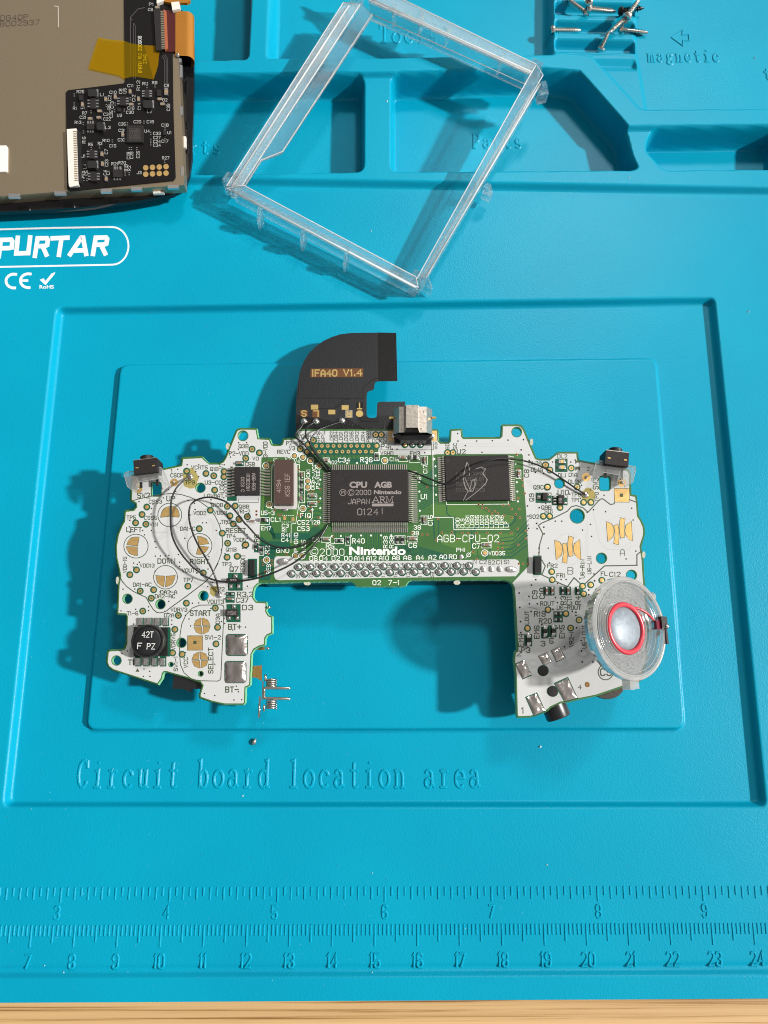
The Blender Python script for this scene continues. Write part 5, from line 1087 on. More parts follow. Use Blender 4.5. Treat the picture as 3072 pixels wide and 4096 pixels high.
for tx, x, y, mk in (('S', 655, 735, 1), ('L', 755, 735, 1), ('R', 1028, 738, 0), ('T', 1116, 672, 2)):
    obj('pad_window', flexmesh(MB(), rect(x, y, 60, 62), .002, .010), mat('copper_window', (.16, .07, .03)) if mk == 1 else FLEXD if mk == 2 else mat('grey_window', (.22, .20, .17), .4), fx)
    mb = MB()
    for k, s_ in enumerate(strokes(tx, 46, 34)): ribbon(mb, [((x - 17 + px) if tx == 'S' else (x + 17 - px), (y + 23 - py) if tx == 'S' else (y - 23 + py)) for px, py in s_], 10, lambda x, y, k=k: pf('c', x, y, .035 + .004 * k))
    obj('pad_letter', mb, GOLDB, fx)
for x, y in ((655, 802), (755, 803), (970, 795)):
    mb = MB(); mb.lathe(pf('c', x, y, .02), BN, [(.95, 0), (.88, .3), (.6, .6), (.25, .72), (.001, .74)], 20); obj('solder_joint', mb, SOLDERB, fx, True)
mb = MB()
for s_ in ([(605, 606), (1145, 608)], [(770, 692), (905, 690), (985, 620), (1040, 612)], [(905, 700), (995, 640), (1020, 638)], [(1110, 775), (1135, 802), (1270, 802)], [(1145, 520), (1225, 452), (1268, 440)], [(612, 470), (606, 605)], [(1145, 520), (1145, 605)]): ribbon(mb, s_, 5, lambda x, y: pf('c', x, y, .014))
obj('cable_tracks', mb, FLEXD, fx)
# ------------------------------------------------------------------ clear screen frame lying over the trays
def zf(sy): return float(np.interp(sy, [-300, 280, 752, 1170], [4.4, 3.75, 2.25, .35]))
def pF(x, y, dz, sy=None): return pt(x, y, zf(y if sy is None else sy) + dz)
HF = 6.6
fr_c = pt(1500, 560, 3)
frame = thing('clear_frame', 'clear plastic screen frame with clip tabs lying tilted across the blue trays', 'plastic frame', (fr_c[0], fr_c[1], 2.0))
FCL = glass_mat('frame_plastic', .52, .05, .02, 1.35); FCM = glass_mat('frame_frosted', .46, .12, .04, 1.42); FCW = glass_mat('frame_window', .45, .03); FCE = clear_mat('frame_glint', (.99, .99, .99), .90, .06, .5)  # FCE: nearly opaque white, stands in for refracted highlights
def slab(mb, pts, z0, z1):
    top = [pF(x, y, z1) for x, y in pts]; n = np.cross(top[1] - top[0], top[2] - top[1]); top = top if n[2] > 0 else top[::-1]
    return mb.prism([t - np.array((0, 0, z1 - z0)) for t in top], top)
def wall(mb, a, b, th, z0, z1):
    """upright wall whose top edge shows along a-b in the photo"""
    A, B = pF(*a, z1), pF(*b, z1); d = _n((B - A) * np.array((1, 1, 0))); n = np.array((-d[1], d[0], 0)) * th / 2; h = np.array((0, 0, z1 - z0))
    return mb.prism([A - n - h, B - n - h, B + n - h, A + n - h], [A - n, B - n, B + n, A + n])
rails = [([(1395, -107), (2145, 258), (2122, 294), (1480, 2)], ((1478, 6), (2120, 298)), FCM),
         ([(2145, 258), (2172, 300), (1712, 1098), (1663, 1122), (2108, 322)], ((2150, 330), (1690, 1105)), FCL),
         ([(1672, 1150), (905, 752), (976, 742), (1664, 1108)], ((1668, 1140), (935, 752)), FCL),
         ([(1373, 10), (1440, 18), (968, 742), (905, 745)], ((1385, 18), (915, 742)), FCM)]
for poly, wl, mt in rails:
    r = obj('frame_rail', slab(MB(), poly, HF - .9, HF), mt, frame)
    obj('rail_wall', wall(MB(), *wl, 1.0, 0, HF - .92), FCL, r)
    mb = MB(); P_ = [pF(x, y, HF) for x, y in poly]; mb.tube(P_ + P_[:1], .16, 6); obj('rail_edge_glint', mb, FCE, r, True)  # white tube along the rail outline, a painted edge highlight
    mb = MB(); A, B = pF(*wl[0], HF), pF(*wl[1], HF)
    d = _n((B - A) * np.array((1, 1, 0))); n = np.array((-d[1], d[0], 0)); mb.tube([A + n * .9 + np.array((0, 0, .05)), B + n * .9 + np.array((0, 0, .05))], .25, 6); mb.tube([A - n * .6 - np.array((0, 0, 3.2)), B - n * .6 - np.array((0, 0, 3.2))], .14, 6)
    obj('rail_glint_strip', mb, FCE, r, True)  # added white strips imitating bright refraction lines, not moulded parts
obj('window_flap', slab(MB(), [(1452, 18), (1484, 52), (1490, 62), (1130, 606), (1120, 614), (1046, 640), (980, 742), (972, 738)], HF - 1.2, HF - .5), FCW, frame)
mb = MB(); E_ = [pF(x, y, HF - .75) for x, y in ((1488, 58), (1130, 606), (1045, 640), (978, 745))]; mb.tube(E_, .2, 6); obj('flap_edge_glint', mb, FCE, frame, True)  # highlight on the flap's border, drawn as a white tube
def tab(x, y, dx, dy, w_=.6, l_=2.2, z0=.6, z1=7.6, name='clip_tab'):
    c = pF(x, y, z1); d = _n((pF(x + dx, y + dy, z1) - c) * np.array((1, 1, 0))); n = np.array((-d[1], d[0], 0)); mb = MB()
    b = [c - n * w_ / 2 - d * .6, c + n * w_ / 2 - d * .6, c + n * w_ / 2 + d * l_ * .4, c - n * w_ / 2 + d * l_ * .4]; b2 = [c - n * w_ / 2 - d * .6, c + n * w_ / 2 - d * .6, c + n * w_ / 2 + d * l_, c - n * w_ / 2 + d * l_]
    h = np.array((0, 0, 1)); q = [p - h * (z1 - z0) for p in b2]; m_ = [p - h * (z1 - z0) * .5 for p in b2]
    def o(L): nn = np.cross(L[1] - L[0], L[2] - L[1]); return L if nn[2] > 0 else L[::-1]
    mb.prism(o(q), o(m_)); mb.prism(o([p + h * .01 for p in m_]), o(b)); obj(name, mb, FCL, frame)
nn = lambda x, y: (850 + x / 1.185, y / 1.185)
for x, y in ((222, 985), (430, 1090), (636, 1195)): tab(*nn(x, y), -45, 90)
for x, y in ((862, 25), (990, 60), (1118, 118), (1372, 252)): tab(*nn(x, y), 45, -90)
tab(*nn(112, 822), -90, -45); tab(*nn(1570, 395), 80, -20, 1.6); tab(*nn(1300, 880), 90, 50, 1.9, 2.0, .5, 5.5); tab(*nn(1012, 1318), 90, 45)
for x, y in ((928, 742), (1668, 1128), (2135, 290), (1425, -20)):
    mb = MB(); c = pF(x, y, 3.2); mb.box(c, (1.7 * .87, -1.7 * .5, 0), (1.5 * .5, 1.5 * .87, 0), (0, 0, 3.1)); obj('corner_post', mb, FCL, frame)
# ------------------------------------------------------------------ screen module, back side up
mc = pt(300, 400, 4)
lcd = thing('display_module', 'small screen module lying face down in the corner, brown metal back and black driver board', 'display', (mc[0], mc[1], 3.6))
def M3(x, y, z): return pt(x / 1.659, y / 1.659, z)
def mslab(pts, z0, z1, mb=None):
    mb = mb or MB(); top = [M3(x, y, z1) for x, y in pts]; a = sum(top[i - 1][0] * top[i][1] - top[i][0] * top[i - 1][1] for i in range(len(top))); top = top if a > 0 else top[::-1]
    return mb.prism([t - np.array((0, 0, z1 - z0)) for t in top], top)
def mflat(pts, z, mb=None):
    mb = mb or MB(); top = [M3(x, y, z) for x, y in pts]; a = sum(top[i - 1][0] * top[i][1] - top[i][0] * top[i - 1][1] for i in range(len(top))); top = top if a > 0 else top[::-1]
    return mb.add(top, [tuple(range(len(top)))])
BACK = mat('brown_metal_back', (.37, .295, .20), .34, .75, bump=(5500, .25, .00005), var=(2200, .07)); GLASSK = mat('black_bezel', (.006, .006, .007), .08)
obj('front_bezel', mslab([(1150, 50), (1215, 72), (1255, 110), (1276, 170), (1288, 300), (1284, 700), (1272, 1050), (1258, 1150), (1235, 1220), (1200, 1262), (1140, 1292), (900, 1335), (600, 1372), (300, 1392), (0, 1406), (-700, 1430), (-700, -350), (1150, -350)], 3.6, 5.0), GLASSK, lcd)
bp_ = obj('metal_back', mslab([(-700, 1330), (0, 1302), (445, 1268), (900, 1250), (1222, 1228), (1222, 1180), (1206, 800), (1188, 420), (1165, -350), (-700, -350)], 5.0, 8.2), BACK, lcd)
DRIV = mat('black_driver_board', (.007, .006, .006), .38, 0, .22)
SILKD = mat('driver_print', (.42, .43, .42), .5); SILVER = mat('silver_tab', (.60, .60, .60), .3, .9); WPL = mat('white_plastic', (.62, .59, .54), .5)
drv = obj('driver_board', mslab([(818, -350), (828, 543), (820, 553), (452, 598), (437, 612), (445, 1255), (462, 1268), (1152, 1197), (1166, 1180), (1150, 700), (1138, -350)], 8.21, 8.5), DRIV, lcd)
obj('back_pad', mslab([(-60, 966), (42, 965), (49, 973), (48, 1130), (40, 1138), (-60, 1142)], 8.21, 8.7), mat('white_foam', (.66, .64, .60), .7), lcd)
DTX = mat('brown_stamp', (.06, .045, .03), .6)
mb = MB()
for tx, x0, x1, y, h in (('DG40P', 5, 185, 120, 32), ('8002937', 0, 262, 159, 32)):
    for k, s_ in enumerate(strokes(tx, h, x1 - x0)): ribbon(mb, [(x0 + px, y + h / 2 - py - (px * .045)) for px, py in s_], 5.5, lambda x, y, k=k: M3(x, y, 8.215 + .004 * (k % 4)))
obj('lettering', mb, DTX, bp_)
mb = MB(); ribbon(mb, [(362, 40), (386, 42), (388, 178)], 4, lambda x, y: M3(x, y, 8.21)); obj('corner_mark', mb, mat('pale_mark', (.5, .46, .4), .5), bp_)
z_ = obj('ribbon_socket', mslab([(443, 857), (506, 852), (518, 1226), (456, 1233)], 8.5, 9.5), WPL, lcd)
obj('socket_latch', mslab([(508, 866), (532, 872), (538, 1212), (520, 1216)], 8.5, 9.2), BLACKG, z_)
mb = MB()
for k in range(30): y = 872 + 11.6 * k; mslab(rect(497 + k * .3, y, 22, 5), 9.5, 9.55, mb)
obj('pin_row', mb, mat('brass_pins', (.45, .32, .14), .35, .8), z_)
obj('latch_end', mslab([(455, 1212), (520, 1205), (522, 1228), (462, 1240)], 9.5, 9.7), WPL, z_)
mb = MB()
obj('fpc_socket', mslab([(1020, 62), (1064, 60), (1072, 332), (1036, 335)], 8.5, 9.4), BLACKP, lcd)
mb = MB()
for k in range(22): y = 75 + 11.6 * k; mslab(rect(1075 + k * .35, y, 24, 6), 8.9, 9.3, mb)
obj('pin_row', mb, mat('pale_pins', (.62, .55, .42), .3, .85), lcd)
obj('socket_bar', mslab([(1085, 62), (1102, 70), (1112, 320), (1094, 328)], 8.5, 9.3), mat('brick_bar', (.30, .085, .035), .5), lcd)
obj('cable_end', mslab([(1104, 66), (1168, 66), (1172, 340), (1112, 345)], 8.5, 8.75), mat('dark_red_film', (.060, .008, .008), .35), lcd)
# amber cable folded over the edge
AMBF = mat('amber_film', (.30, .125, .016), .22, bump=(900, .12, .0003)); mb = MB(); n = 14
for (y0_, y1_) in ((72, 368),):
    rows_ = []
    for j in range(9):
        y = y0_ + (y1_ - y0_) * j / 8; row = []
        a = M3(1164, y, 8.85); zc = 6.9; ra = 1.95
        b = M3(1240, y + 3, zc + ra)
        row.append(a)
        for i in range(n + 1): t = PI / 2 - PI * i / n; row.append(np.array((b[0] + 1.7 * math.cos(t), b[1], zc + ra * math.sin(t))))
        row.append(np.array((a[0] + 1.2, b[1], zc - ra))); rows_.append(row)
    m = len(rows_[0]); vs = [q for r in rows_ for q in r]; mb.add(vs, [(j * m + i, (j + 1) * m + i, (j + 1) * m + i + 1, j * m + i + 1) for j in range(8) for i in range(m - 1)])
ca = obj('amber_cable', mb, AMBF, lcd, True)
mb = MB()
for k in range(22): y = 80 + 13 * k; ribbon(mb, [(1168, y), (1232, y + 2)], 3, lambda x, y: M3(x, y, 8.88))
obj('cable_tracks', mb, mat('amber_track', (.27, .10, .012), .35), ca)
obj('upper_cable', mslab([(1060, -200), (1255, -200), (1262, 5), (1240, 18), (1120, 16), (1060, 4)], 8.5, 9.3), AMBF, lcd)
obj('upper_socket', mslab([(1035, -200), (1085, -200), (1088, 6), (1040, 22)], 8.5, 9.4), WPL, lcd); obj('beige_block', mslab([(1136, 14), (1188, 10), (1196, 58), (1144, 68)], 8.5, 9.6), WPL, lcd)
mb = MB(); mb.lathe(M3(1181, 370, 8.3), (0, 0, 1), [(.75, 0), (.7, .4), (.4, .65), (.001, .7)], 14); obj('solder_dot', mb, SOLDERB, lcd, True)
for x0, y0, x1, y1, wh_ in ((1186, 385, 1204, 412, 0), (1192, 430, 1210, 512, 0), (1196, 705, 1212, 762, 0), (1212, 903, 1234, 978, 1), (1200, 1104, 1216, 1165, 0), (55, 1284, 130, 1308, 0), (360, 1268, 436, 1288, 0), (668, 1250, 740, 1274, 0), (870, 1240, 940, 1262, 0), (1015, 1252, 1088, 1282, 1), (1112, 1226, 1185, 1248, 0)):
    obj('edge_tab', mslab([(x0, y0), (x1, y0 + 2), (x1, y1), (x0, y1 + 2)], 7.5 if not wh_ else 5.6, 8.28 if not wh_ else 6.4), WPL if wh_ else SILVER, lcd)
DC = mat('black_inductor', (.016, .015, .015), .4)
for x, y, w_, h_ in ((612, 615, 58, 48), (980, 690, 60, 50), (664, 836, 46, 50), (610, 1090, 60, 48)):
    b_ = obj('power_inductor', mslab(rrect(x - w_ / 2, y - h_ / 2, x + w_ / 2, y + h_ / 2, 12), 8.5, 9.7), DC, drv); obj('end_cap', mslab(rect(x + w_ * .58, y, w_ * .18, h_), 8.5, 8.8), SILVER, b_)
for x, y, w_, h_, pins in ((617, 686, 34, 68, 1), (600, 840, 50, 34, 2), (610, 1022, 30, 58, 1), (622, 1170, 38, 62, 1), (815, 670, 38, 58, 1), (975, 620, 28, 54, 1), (1055, 615, 24, 40, 0), (778, 1150, 58, 48, 2), (895, 888, 110, 112, 0), (536, 648, 24, 34, 0), (790, 728, 20, 22, 0), (1093, 882, 18, 26, 0)):
    c_ = obj('driver_chip', mslab(rect(x, y, w_, h_), 8.5, 9.2), BLACKP, drv)
    if pins:
        mb = MB()
        for k in (-1, 0, 1):
            for s_ in (-1, 1):
                if pins == 1: mslab(rect(x + s_ * (w_ / 2 + 10), y + k * h_ * .3, 18, 9), 8.5, 8.75, mb)
                else: mslab(rect(x + k * w_ * .33, y + s_ * (h_ / 2 + 12), 9, 18), 8.5, 8.75, mb)
        obj('pin_row', mb, SILVER, c_)
CAPB = mat('tan_cap', (.26, .18, .10), .5)
for x, y, v, big in ((700, 656, 1, 0), (763, 640, 1, 0), (862, 605, 1, 0), (918, 655, 1, 0), (870, 690, 0, 0), (1102, 606, 1, 1), (1078, 688, 0, 0), (597, 785, 0, 0), (660, 735, 0, 0), (655, 778, 0, 0), (675, 1020, 1, 0), (678, 1085, 1, 0), (703, 1185, 1, 0), (545, 690, 1, 0), (1060, 655, 0, 0), (813, 890, 1, 0), (1043, 47, 0, 0)):
    w_, h_ = (30, 16) if not v else (16, 30)
    if big: w_, h_ = 22, 46
    o = obj('capacitor', mslab(rect(x, y, w_ * .5 if not v else w_, h_ * .5 if v else h_), 8.5, 8.95), CAPB, drv)
    mb = MB()
    for s_ in (-1, 1): mslab(rect(x + (s_ * w_ * .38 if not v else 0), y + (s_ * h_ * .38 if v else 0), w_ * .24 if not v else w_, h_ * .24 if v else h_), 8.5, 8.98, mb)
    obj('end_caps', mb, SILVER, o)
mb = MB(); rng = random.Random(4)
for x, y in ((492, 630), (492, 690), (604, 742), (553, 820), (553, 875), (1000, 885), (1000, 930), (1000, 955), (1095, 855), (1095, 912), (745, 935), (858, 985), (872, 985), (908, 985), (660, 975), (605, 985), (555, 1190), (577, 1190), (830, 1155), (857, 1153), (1092, 1070), (955, 810), (845, 822), (765, 690), (865, 655), (825, 730), (975, 575), (918, 592), (1028, 570), (765, 1115), (803, 1115), (705, 700), (760, 735)):
    for s_ in (-1, 1): mslab(rect(x, y + s_ * 7, 8, 5), 8.5, 8.62, mb)
obj('solder_specks', mb, SILVER, drv)['kind'] = 'stuff'
for i in range(8):
    mb = MB(); x, y = 967 + 45 * (i % 4), 1113 + 43 * (i // 4) - 2.5 * (i % 4); mb.add([M3(*p, 8.515) for p in ell('z', x, y, 18, n=20)][::-1], [tuple(range(20))]); obj('gold_pad', mb, GOLD, drv)
mb = MB()
for x0, y0, x1, y1 in ((1085, 365, 1130, 600), (1075, 372, 1120, 600), (1095, 362, 1140, 600), (868, 120, 868, 520), (880, 140, 880, 520)): ribbon(mb, [(x0, y0), (x0 + 18, y0 + 30), (x0 + 18, y1)], 3, lambda x, y: M3(x, y, 8.51))
ribbon(mb, [(865, 500), (865, 115), (915, 60), (960, 50)], 4, lambda x, y: M3(x, y, 8.51))
obj('board_tracks', mb, mat('grey_track', (.07, .065, .065), .4), drv)
LH = "R25 510 557 608;L1 665 690 628;C10 728 772 612;C11 847 885 568;R11 945 983 555;R9 1010 1042 548;C9 1090 1120 567;R1 485 508 718;D1 537 560 713;R7 548 577 750;C21 530 570 778;C3 688 718 758;C22 688 733 790;R13 497 538 812;L3 700 732 846;C30 838 885 745;C16 847 890 717;U9 778 808 765;L2 977 1007 740;D2 1080 1110 663;C35 788 833 823;C20 888 935 808;C19 975 1020 808;C18 1073 1117 830;U4 960 992 870;C31 788 830 865;C33 1018 1065 885;C27 1018 1065 913;C24 1018 1065 939;C34 1018 1065 963;U1 1112 1137 880;C17 1073 1117 937;C32 783 830 928;R10 682 725 932;C15 727 770 968;R5 587 615 958;R3 650 677 952;J1 542 565 1035;R27 1077 1123 1048;J3 908 938 1145;R21 740 782 1087;R20 787 833 1080;C6 983 1013 63;P1 990 1018 28"
LV = "R12 918 535 600;C8 800 590 620;U5 828 585 618;C2 727 633 667;C12 887 630 672;C13 743 675 718;C14 925 685 727;C39 1117 690 735;R6 725 695 725;C25 738 735 778;R16 557 908 950;C7 705 990 1022;C23 707 1060 1103;L4 563 1090 1118;R15 548 1135 1178;C5 572 1133 1162;C4 697 1130 1162;C1 717 1133 1160;R19 835 1092 1135;R2 857 1100 1133;C28 852 1010 1055;C29 873 1008 1053;C26 915 1003 1048;2346 962 362 422"
mb = MB(); mz = lambda k: (lambda x, y: M3(x, y, 8.515 + .004 * (k % 4)))
for row in LH.split(';'):
    tx, x0, x1, y = row.split(); x0, x1, y = float(x0), float(x1), float(y)
    for k, s_ in enumerate(strokes(tx, 18, x1 - x0)): ribbon(mb, [(x0 + px, y + 9 - py) for px, py in s_], 2.3, mz(k))
for row in LV.split(';'):
    tx, x, y0, y1 = row.split(); x, y0, y1 = float(x), float(y0), float(y1)
    for k, s_ in enumerate(strokes(tx, 20, y1 - y0)): ribbon(mb, [(x + 10 - py, y1 - px) for px, py in s_], 2.3, mz(k))
for k, s_ in enumerate(strokes('IFATN V1.1 230608', 22, 242)): ribbon(mb, [(941 - py - px * .01, 482 - px) for px, py in s_], 3.6, mz(k))
obj('lettering', mb, SILKD, drv)
mb = MB()
for k in range(5):
    for s_ in strokes('N5CAB7', 10, 80): ribbon(mb, [(860 + k * 15 + 10 - py, 930 - px) for px, py in s_], 1.8, lambda x, y: M3(x, y, 9.21))
obj('chip_lettering', mb, mat('dim_mark', (.075, .065, .06), .6), drv)
TAPE = bpy.data.materials.new('amber_tape'); TAPE.use_nodes = True; t_ = TAPE.node_tree; t_.nodes.clear()
o_ = t_.nodes.new('ShaderNodeOutputMaterial'); a_ = t_.nodes.new('ShaderNodeBsdfTransparent'); a_.inputs[0].default_value = (1.0, .78, .10, 1); g_ = t_.nodes.new('ShaderNodeBsdfPrincipled'); g_.inputs['Base Color'].default_value = (.62, .40, .012, 1); g_.inputs['Roughness'].default_value = .2
m_ = t_.nodes.new('ShaderNodeMixShader'); m_.inputs[0].default_value = .15; t_.links.new(a_.outputs[0], m_.inputs[1]); t_.links.new(g_.outputs[0], m_.inputs[2]); t_.links.new(m_.outputs[0], o_.inputs[0])
tp = obj('amber_tape', mflat([(652, 247), (700, 258), (745, 264), (820, 270), (870, 288), (955, 300), (1063, 305), (1052, 380), (1050, 430), (1040, 470), (1018, 528), (975, 520), (890, 507), (822, 522), (790, 500), (585, 455)], 8.60), TAPE, lcd)
obj('tape_fold', mflat([(955, 300), (1063, 305), (1050, 430), (1018, 528), (985, 400)], 8.66), TAPE, tp)
# ------------------------------------------------------------------ screws on the magnetic pad
SCRW = mat('screw_steel', (.66, .62, .57), .24, 1.); SCRB = mat('black_screw', (.012, .012, .013), .25, .4)
def screw(h, t, label, mtl, grp='loose screws on the magnetic pad'):
    H, T = pt(*cv('o', h[0], h[1]), h[2]), pt(*cv('o', t[0], t[1]), t[2]); ax = _n(T - H); L = np.linalg.norm(T - H)
    r = thing('screw', label, 'screw', (H[0], H[1], min(H[2], T[2]) - .9), grp)
    prof = [(.001, -.75), (.75, -.72), (1.1, -.5), (1.28, -.1), (1.25, .35), (.95, .5)]
    mb = MB(); mb.lathe(H, ax, prof, 22); obj('head', mb, mtl, r, True, 40)
    mb = MB(); u = _n(np.cross(ax, (0, 0, 1) if abs(ax[2]) < .9 else (1, 0, 0))); w2 = np.cross(ax, u); mb.box(H - ax * .74, u * .75, w2 * .14, ax * .03); mb.box(H - ax * .742, u * .14, w2 * .75, ax * .03); obj('drive_recess', mb, DIMP, r)
    # real helical thread
    mb = MB(); pitch = .78; n = 14; tn = int(L / pitch); vs = []; steps = tn * n
    for i in range(steps + 1):
        th = 2 * PI * i / n; hgt = .45 + (L - .45) * i / steps; f = min(1, (steps - i) / (1.6 * n)); d = u * math.cos(th) + w2 * math.sin(th)
        for dr, dh in ((.46, -.38), (.50, -.16), (.92 * (.55 + .45 * f), 0), (.50, .16), (.46, .38)): vs.append(H + ax * (hgt + dh) + d * dr * (.75 + .25 * f))
    mb.add(vs, [(i * 5 + k, (i + 1) * 5 + k, (i + 1) * 5 + k + 1, i * 5 + k + 1) for i in range(steps) for k in range(4)])
    mb.lathe(H, ax, [(.5, .3), (.5, L - .4), (.3, L + .1)], 12); obj('thread', mb, mtl, r, True, 50)
screw((200, 400, 2.9), (555, 402, 2.2), 'steel screw lying alone at the left edge of the magnetic pad', SCRW)
screw((845, 640, 1.9), (945, 425, 5.2), 'steel screw leaning up with its flat head lowest and nearest', SCRW)
screw((1165, 250, 5.0), (965, 425, 4.4), 'steel screw pointing down left across the middle of the pile', SCRW)
screw((1195, 215, 6.6), (1350, 0, 7.8), 'steel screw on top of the pile pointing up right over the black screw', SCRW)
screw((1112, 392, 2.6), (1450, 435, 3.2), 'steel screw under the pile with its tip past the right edge of the fluted pad', SCRW)
screw((1108, 150, 4.2), (1392, 108, 4.2), 'black screw among the steel ones', SCRB)
screw((680, 118, 4.4), (1018, 152, 3.0), 'steel screw lying level beside the black screw', SCRW)
screw((655, 168, 3.2), (395, -25, 3.6), 'steel screw pointing up left at the top edge of the photo', SCRW)
screw((682, 15, 7.2), (700, 70, 4.0), 'steel screw standing on end behind the pile with its dark recess showing', SCRW)
# ------------------------------------------------------------------ speaker, clear body, propped above the board's right edge
sn = _n((.47, .035, .88)); sC = pt(2523, 2511, 26.6)
su = _n(np.array((0, 1, 0)) - sn * sn[1]); sv = np.cross(su, sn)
spk = thing('speaker', 'small round clear speaker with red coil ring and silver dome, tilted over the board', 'speaker', tuple(sC - np.array((0, 0, 6))))
SPC = clear_mat('speaker_clear', (.44, .46, .47), .20, .06, .5); SPM = clear_mat('speaker_cone', (.86, .86, .87), .13, .06, .9); SPR = clear_mat('speaker_rim', (.85, .85, .83), .34, .05, .6)
mb = MB(); mb.lathe(sC, sn, [(10.0, -.6), (10.2, .05), (11.0, .1), (11.35, -.15), (11.4, -1.5), (11.1, -1.7)], 72, False); obj('outer_rim', mb, SPR, spk, True, 50)
mb = MB(); mb.lathe(sC, sn, [(10.85, -1.9), (10.6, -3.2), (7.0, -3.6), (5.8, -3.6)], 72, False); bk_ = obj('basket', mb, SPC, spk, True, 40)
for k in range(12):
    a = 2 * PI * k / 12 + .2; c = sC + (su * math.cos(a) + sv * math.sin(a)) * 8.1 - sn * 3.3; mb = MB(); mb.tube([c + (su * math.cos(t) + sv * math.sin(t)) * .85 for t in [2 * PI * i / 14 for i in range(14)]], .16, 6, closed=True); obj('vent_hole', mb, SPR, bk_, True)
mb = MB(); mb.lathe(sC, sn, [(10.05, -.6), (9.6, -.3), (9.1, -.35), (8.6, -.75), (8.1, -.5), (7.6, -.9), (7.1, -.7), (6.6, -1.25), (6.1, -1.1), (5.5, -1.6)], 72, False); obj('cone', mb, SPM, spk, True)
for r_, h_ in ((10.5, .14), (9.55, -.22), (8.6, -.66), (7.6, -.82), (6.9, -.85), (6.1, -1.02)):
    mb = MB(); mb.tube([sC + sn * h_ + (su * math.cos(t) + sv * math.sin(t)) * r_ for t in [2 * PI * i / 64 for i in range(64)]], .09, 6, closed=True); obj('cone_ridge', mb, SPR, spk, True)
RED = mat('red_coil', (.52, .03, .05), .3); mb = MB(); mb.tube([sC - sn * 1.45 + (su * math.cos(t) + sv * math.sin(t)) * 5.25 for t in [2 * PI * i / 64 for i in range(64)]], .56, 10, closed=True); obj('coil_ring', mb, RED, spk, True)
mb = MB(); mb.lathe(sC, sn, [(4.75, -1.6), (4.3, -1.25), (3.2, -.92), (1.8, -.72), (.001, -.62)], 48, False); obj('dome', mb, mat('silver_dome', (.19, .225, .26), .5, .2, bump=(1600, .35, .00012), var=(900, .15)), spk, True)
mb = MB(); mb.lathe(sC, sn, [(5.4, -4.6), (5.5, -4.4), (5.5, -2.6), (5.3, -2.4), (.001, -2.4)], 48); obj('magnet', mb, mat('nickel_magnet', (.5, .5, .52), .3, .9), spk, True, 40)
def sp(a, r, h): return sC + (su * math.cos(math.radians(a)) + sv * math.sin(math.radians(a))) * r + sn * h
# sv points to the photo's left or right; take the side that is downhill (larger x)
sg = 1 if sv[0] > 0 else -1
def sq(x, y, h): return sC + sv * sg * x + su * y + sn * h
mb = MB(); mb.tube(spl([sq(2.6, 4.6, -1.2), sq(4.6, 4.4, -1.0), sq(6.6, 3.4, -.7), sq(8.4, 2.0, -.7), sq(9.6, 1.0, -.8)]), .28, 8); obj('coil_lead', mb, RED, spk, True)
mb = MB(); mb.box(sq(9.2, .9, -.1), sv * 1.1, su * 1.0, sn * .35); obj('terminal_flag', mb, mat('dark_red_resin', (.12, .004, .02), .2), spk)
mb = MB(); mb.box(sq(10.3, 1.5, .2), sv * .95, su * 1.3, sn * .5); mb.box(sq(11.0, -1.4, .0), sv * .3, su * 1.9, sn * .4); obj('terminal_block', mb, BLACKG, spk)
mb = MB(); mb.lathe(sq(10.9, .6, .6), sn, [(.6, 0), (.5, .4), (.001, .55)], 12); mb.lathe(sq(9.7, .3, .4), sn, [(.35, 0), (.3, .25), (.001, .3)], 12); obj('solder_joint', mb, SOLDERB, spk, True)
mb = MB(); mb.lathe(sq(8.6, 7.4, -.4), sn, [(1.0, -.8), (.9, .2), (.4, .5), (.001, .55)], 12); obj('glue_blob', mb, SPR, spk, True)
mb = MB(); mb.box(sq(-.6, -12.0, -1.6), sv * .75, su * 1.2, sn * 1.1); mb.box(sq(.9, -12.1, -1.6), sv * .75, su * .9, sn * .9); obj('locating_tab', mb, SPR, spk)
ew = bp(2596, 2520, -2.5)
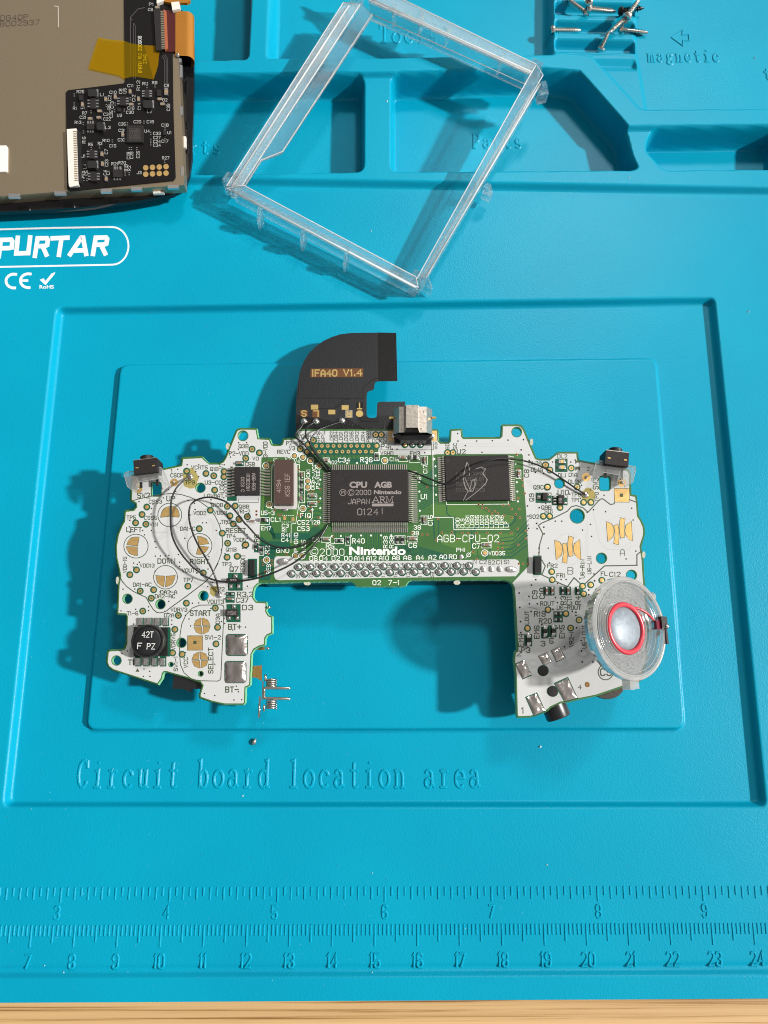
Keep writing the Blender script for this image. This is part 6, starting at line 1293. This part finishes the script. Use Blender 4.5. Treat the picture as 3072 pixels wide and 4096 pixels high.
for dx in (-.9, .9):
    mb = MB(); mb.tube(spl([sq(11.0, .4 + dx, -1.4), sq(11.6, -.4 + dx, -3.2), ew + np.array((1.5, 2.5 + dx, 4.5)), ew + np.array((.5, 1 + dx, 1)), ew + np.array((-3, dx, -.2))]), .28, 8); obj('speaker_wire', mb, WIRE, spk, True)
# ------------------------------------------------------------------ crumbs
c = hit(1018, 2967); mb = MB(); rng = random.Random(5)
mb.lathe(c + np.array((0, 0, .45)), _n((.35, .75, .2)), [(.001, -.85), (.35, -.7), (.52, -.2), (.45, .3), (.25, .7), (.001, .8)], 10); V = [(x + rng.uniform(-.08, .08), y + rng.uniform(-.08, .08), z) for x, y, z in mb.v]; mb.v = V
tag(obj('metal_crumb', mb, mat('crumb_metal', (.52, .46, .40), .3, .9), None, True), 'tiny metal crumb on the mat above the moulded words', 'metal crumb')
mb = MB(); rng = random.Random(9)
SP = [(2161, 2987, .9), (2188, 3460, .6), (1489, 3493, .6), (971, 3184, .6), (2993, 1247, .9), (2517, 710, .7), (868, 262, .7), (3018, 232, .8), (1548, 405, .8), (1484, 925, .7), (1860, 3715, .5), (1488, 3890, .5), (2355, 4000, .4), (178, 3862, .5), (255, 3890, .5), (2860, 1880, .35), (2490, 2790, .5)] + [(rng.uniform(20, 3050), rng.uniform(800, 3950), rng.uniform(.10, .26)) for _ in range(520)]
for x, y, s_ in SP:
    p = hit(x, y); q = [p + np.array((rng.uniform(-1, 1), rng.uniform(-1, 1), 0)) * s_ * .6 for _ in range(4)]; tpv = p + np.array((rng.uniform(-.2, .2), rng.uniform(-.2, .2), 1)) * s_ * .5
    cz = p + np.array((0, 0, -.03)); A_ = [cz + np.array((math.cos(t), math.sin(t), 0)) * s_ * rng.uniform(.25, .55) for t in (0, 1.3, 2.4, 3.6, 5.0)]
    mb.add(A_ + [tpv], [(i, (i + 1) % 5, 5) for i in range(5)])
tag(obj('dust', mb, mat('pale_dust', (.40, .52, .56), .6)), 'pale dust and crumbs scattered over the blue mat', 'dust', kind='stuff')
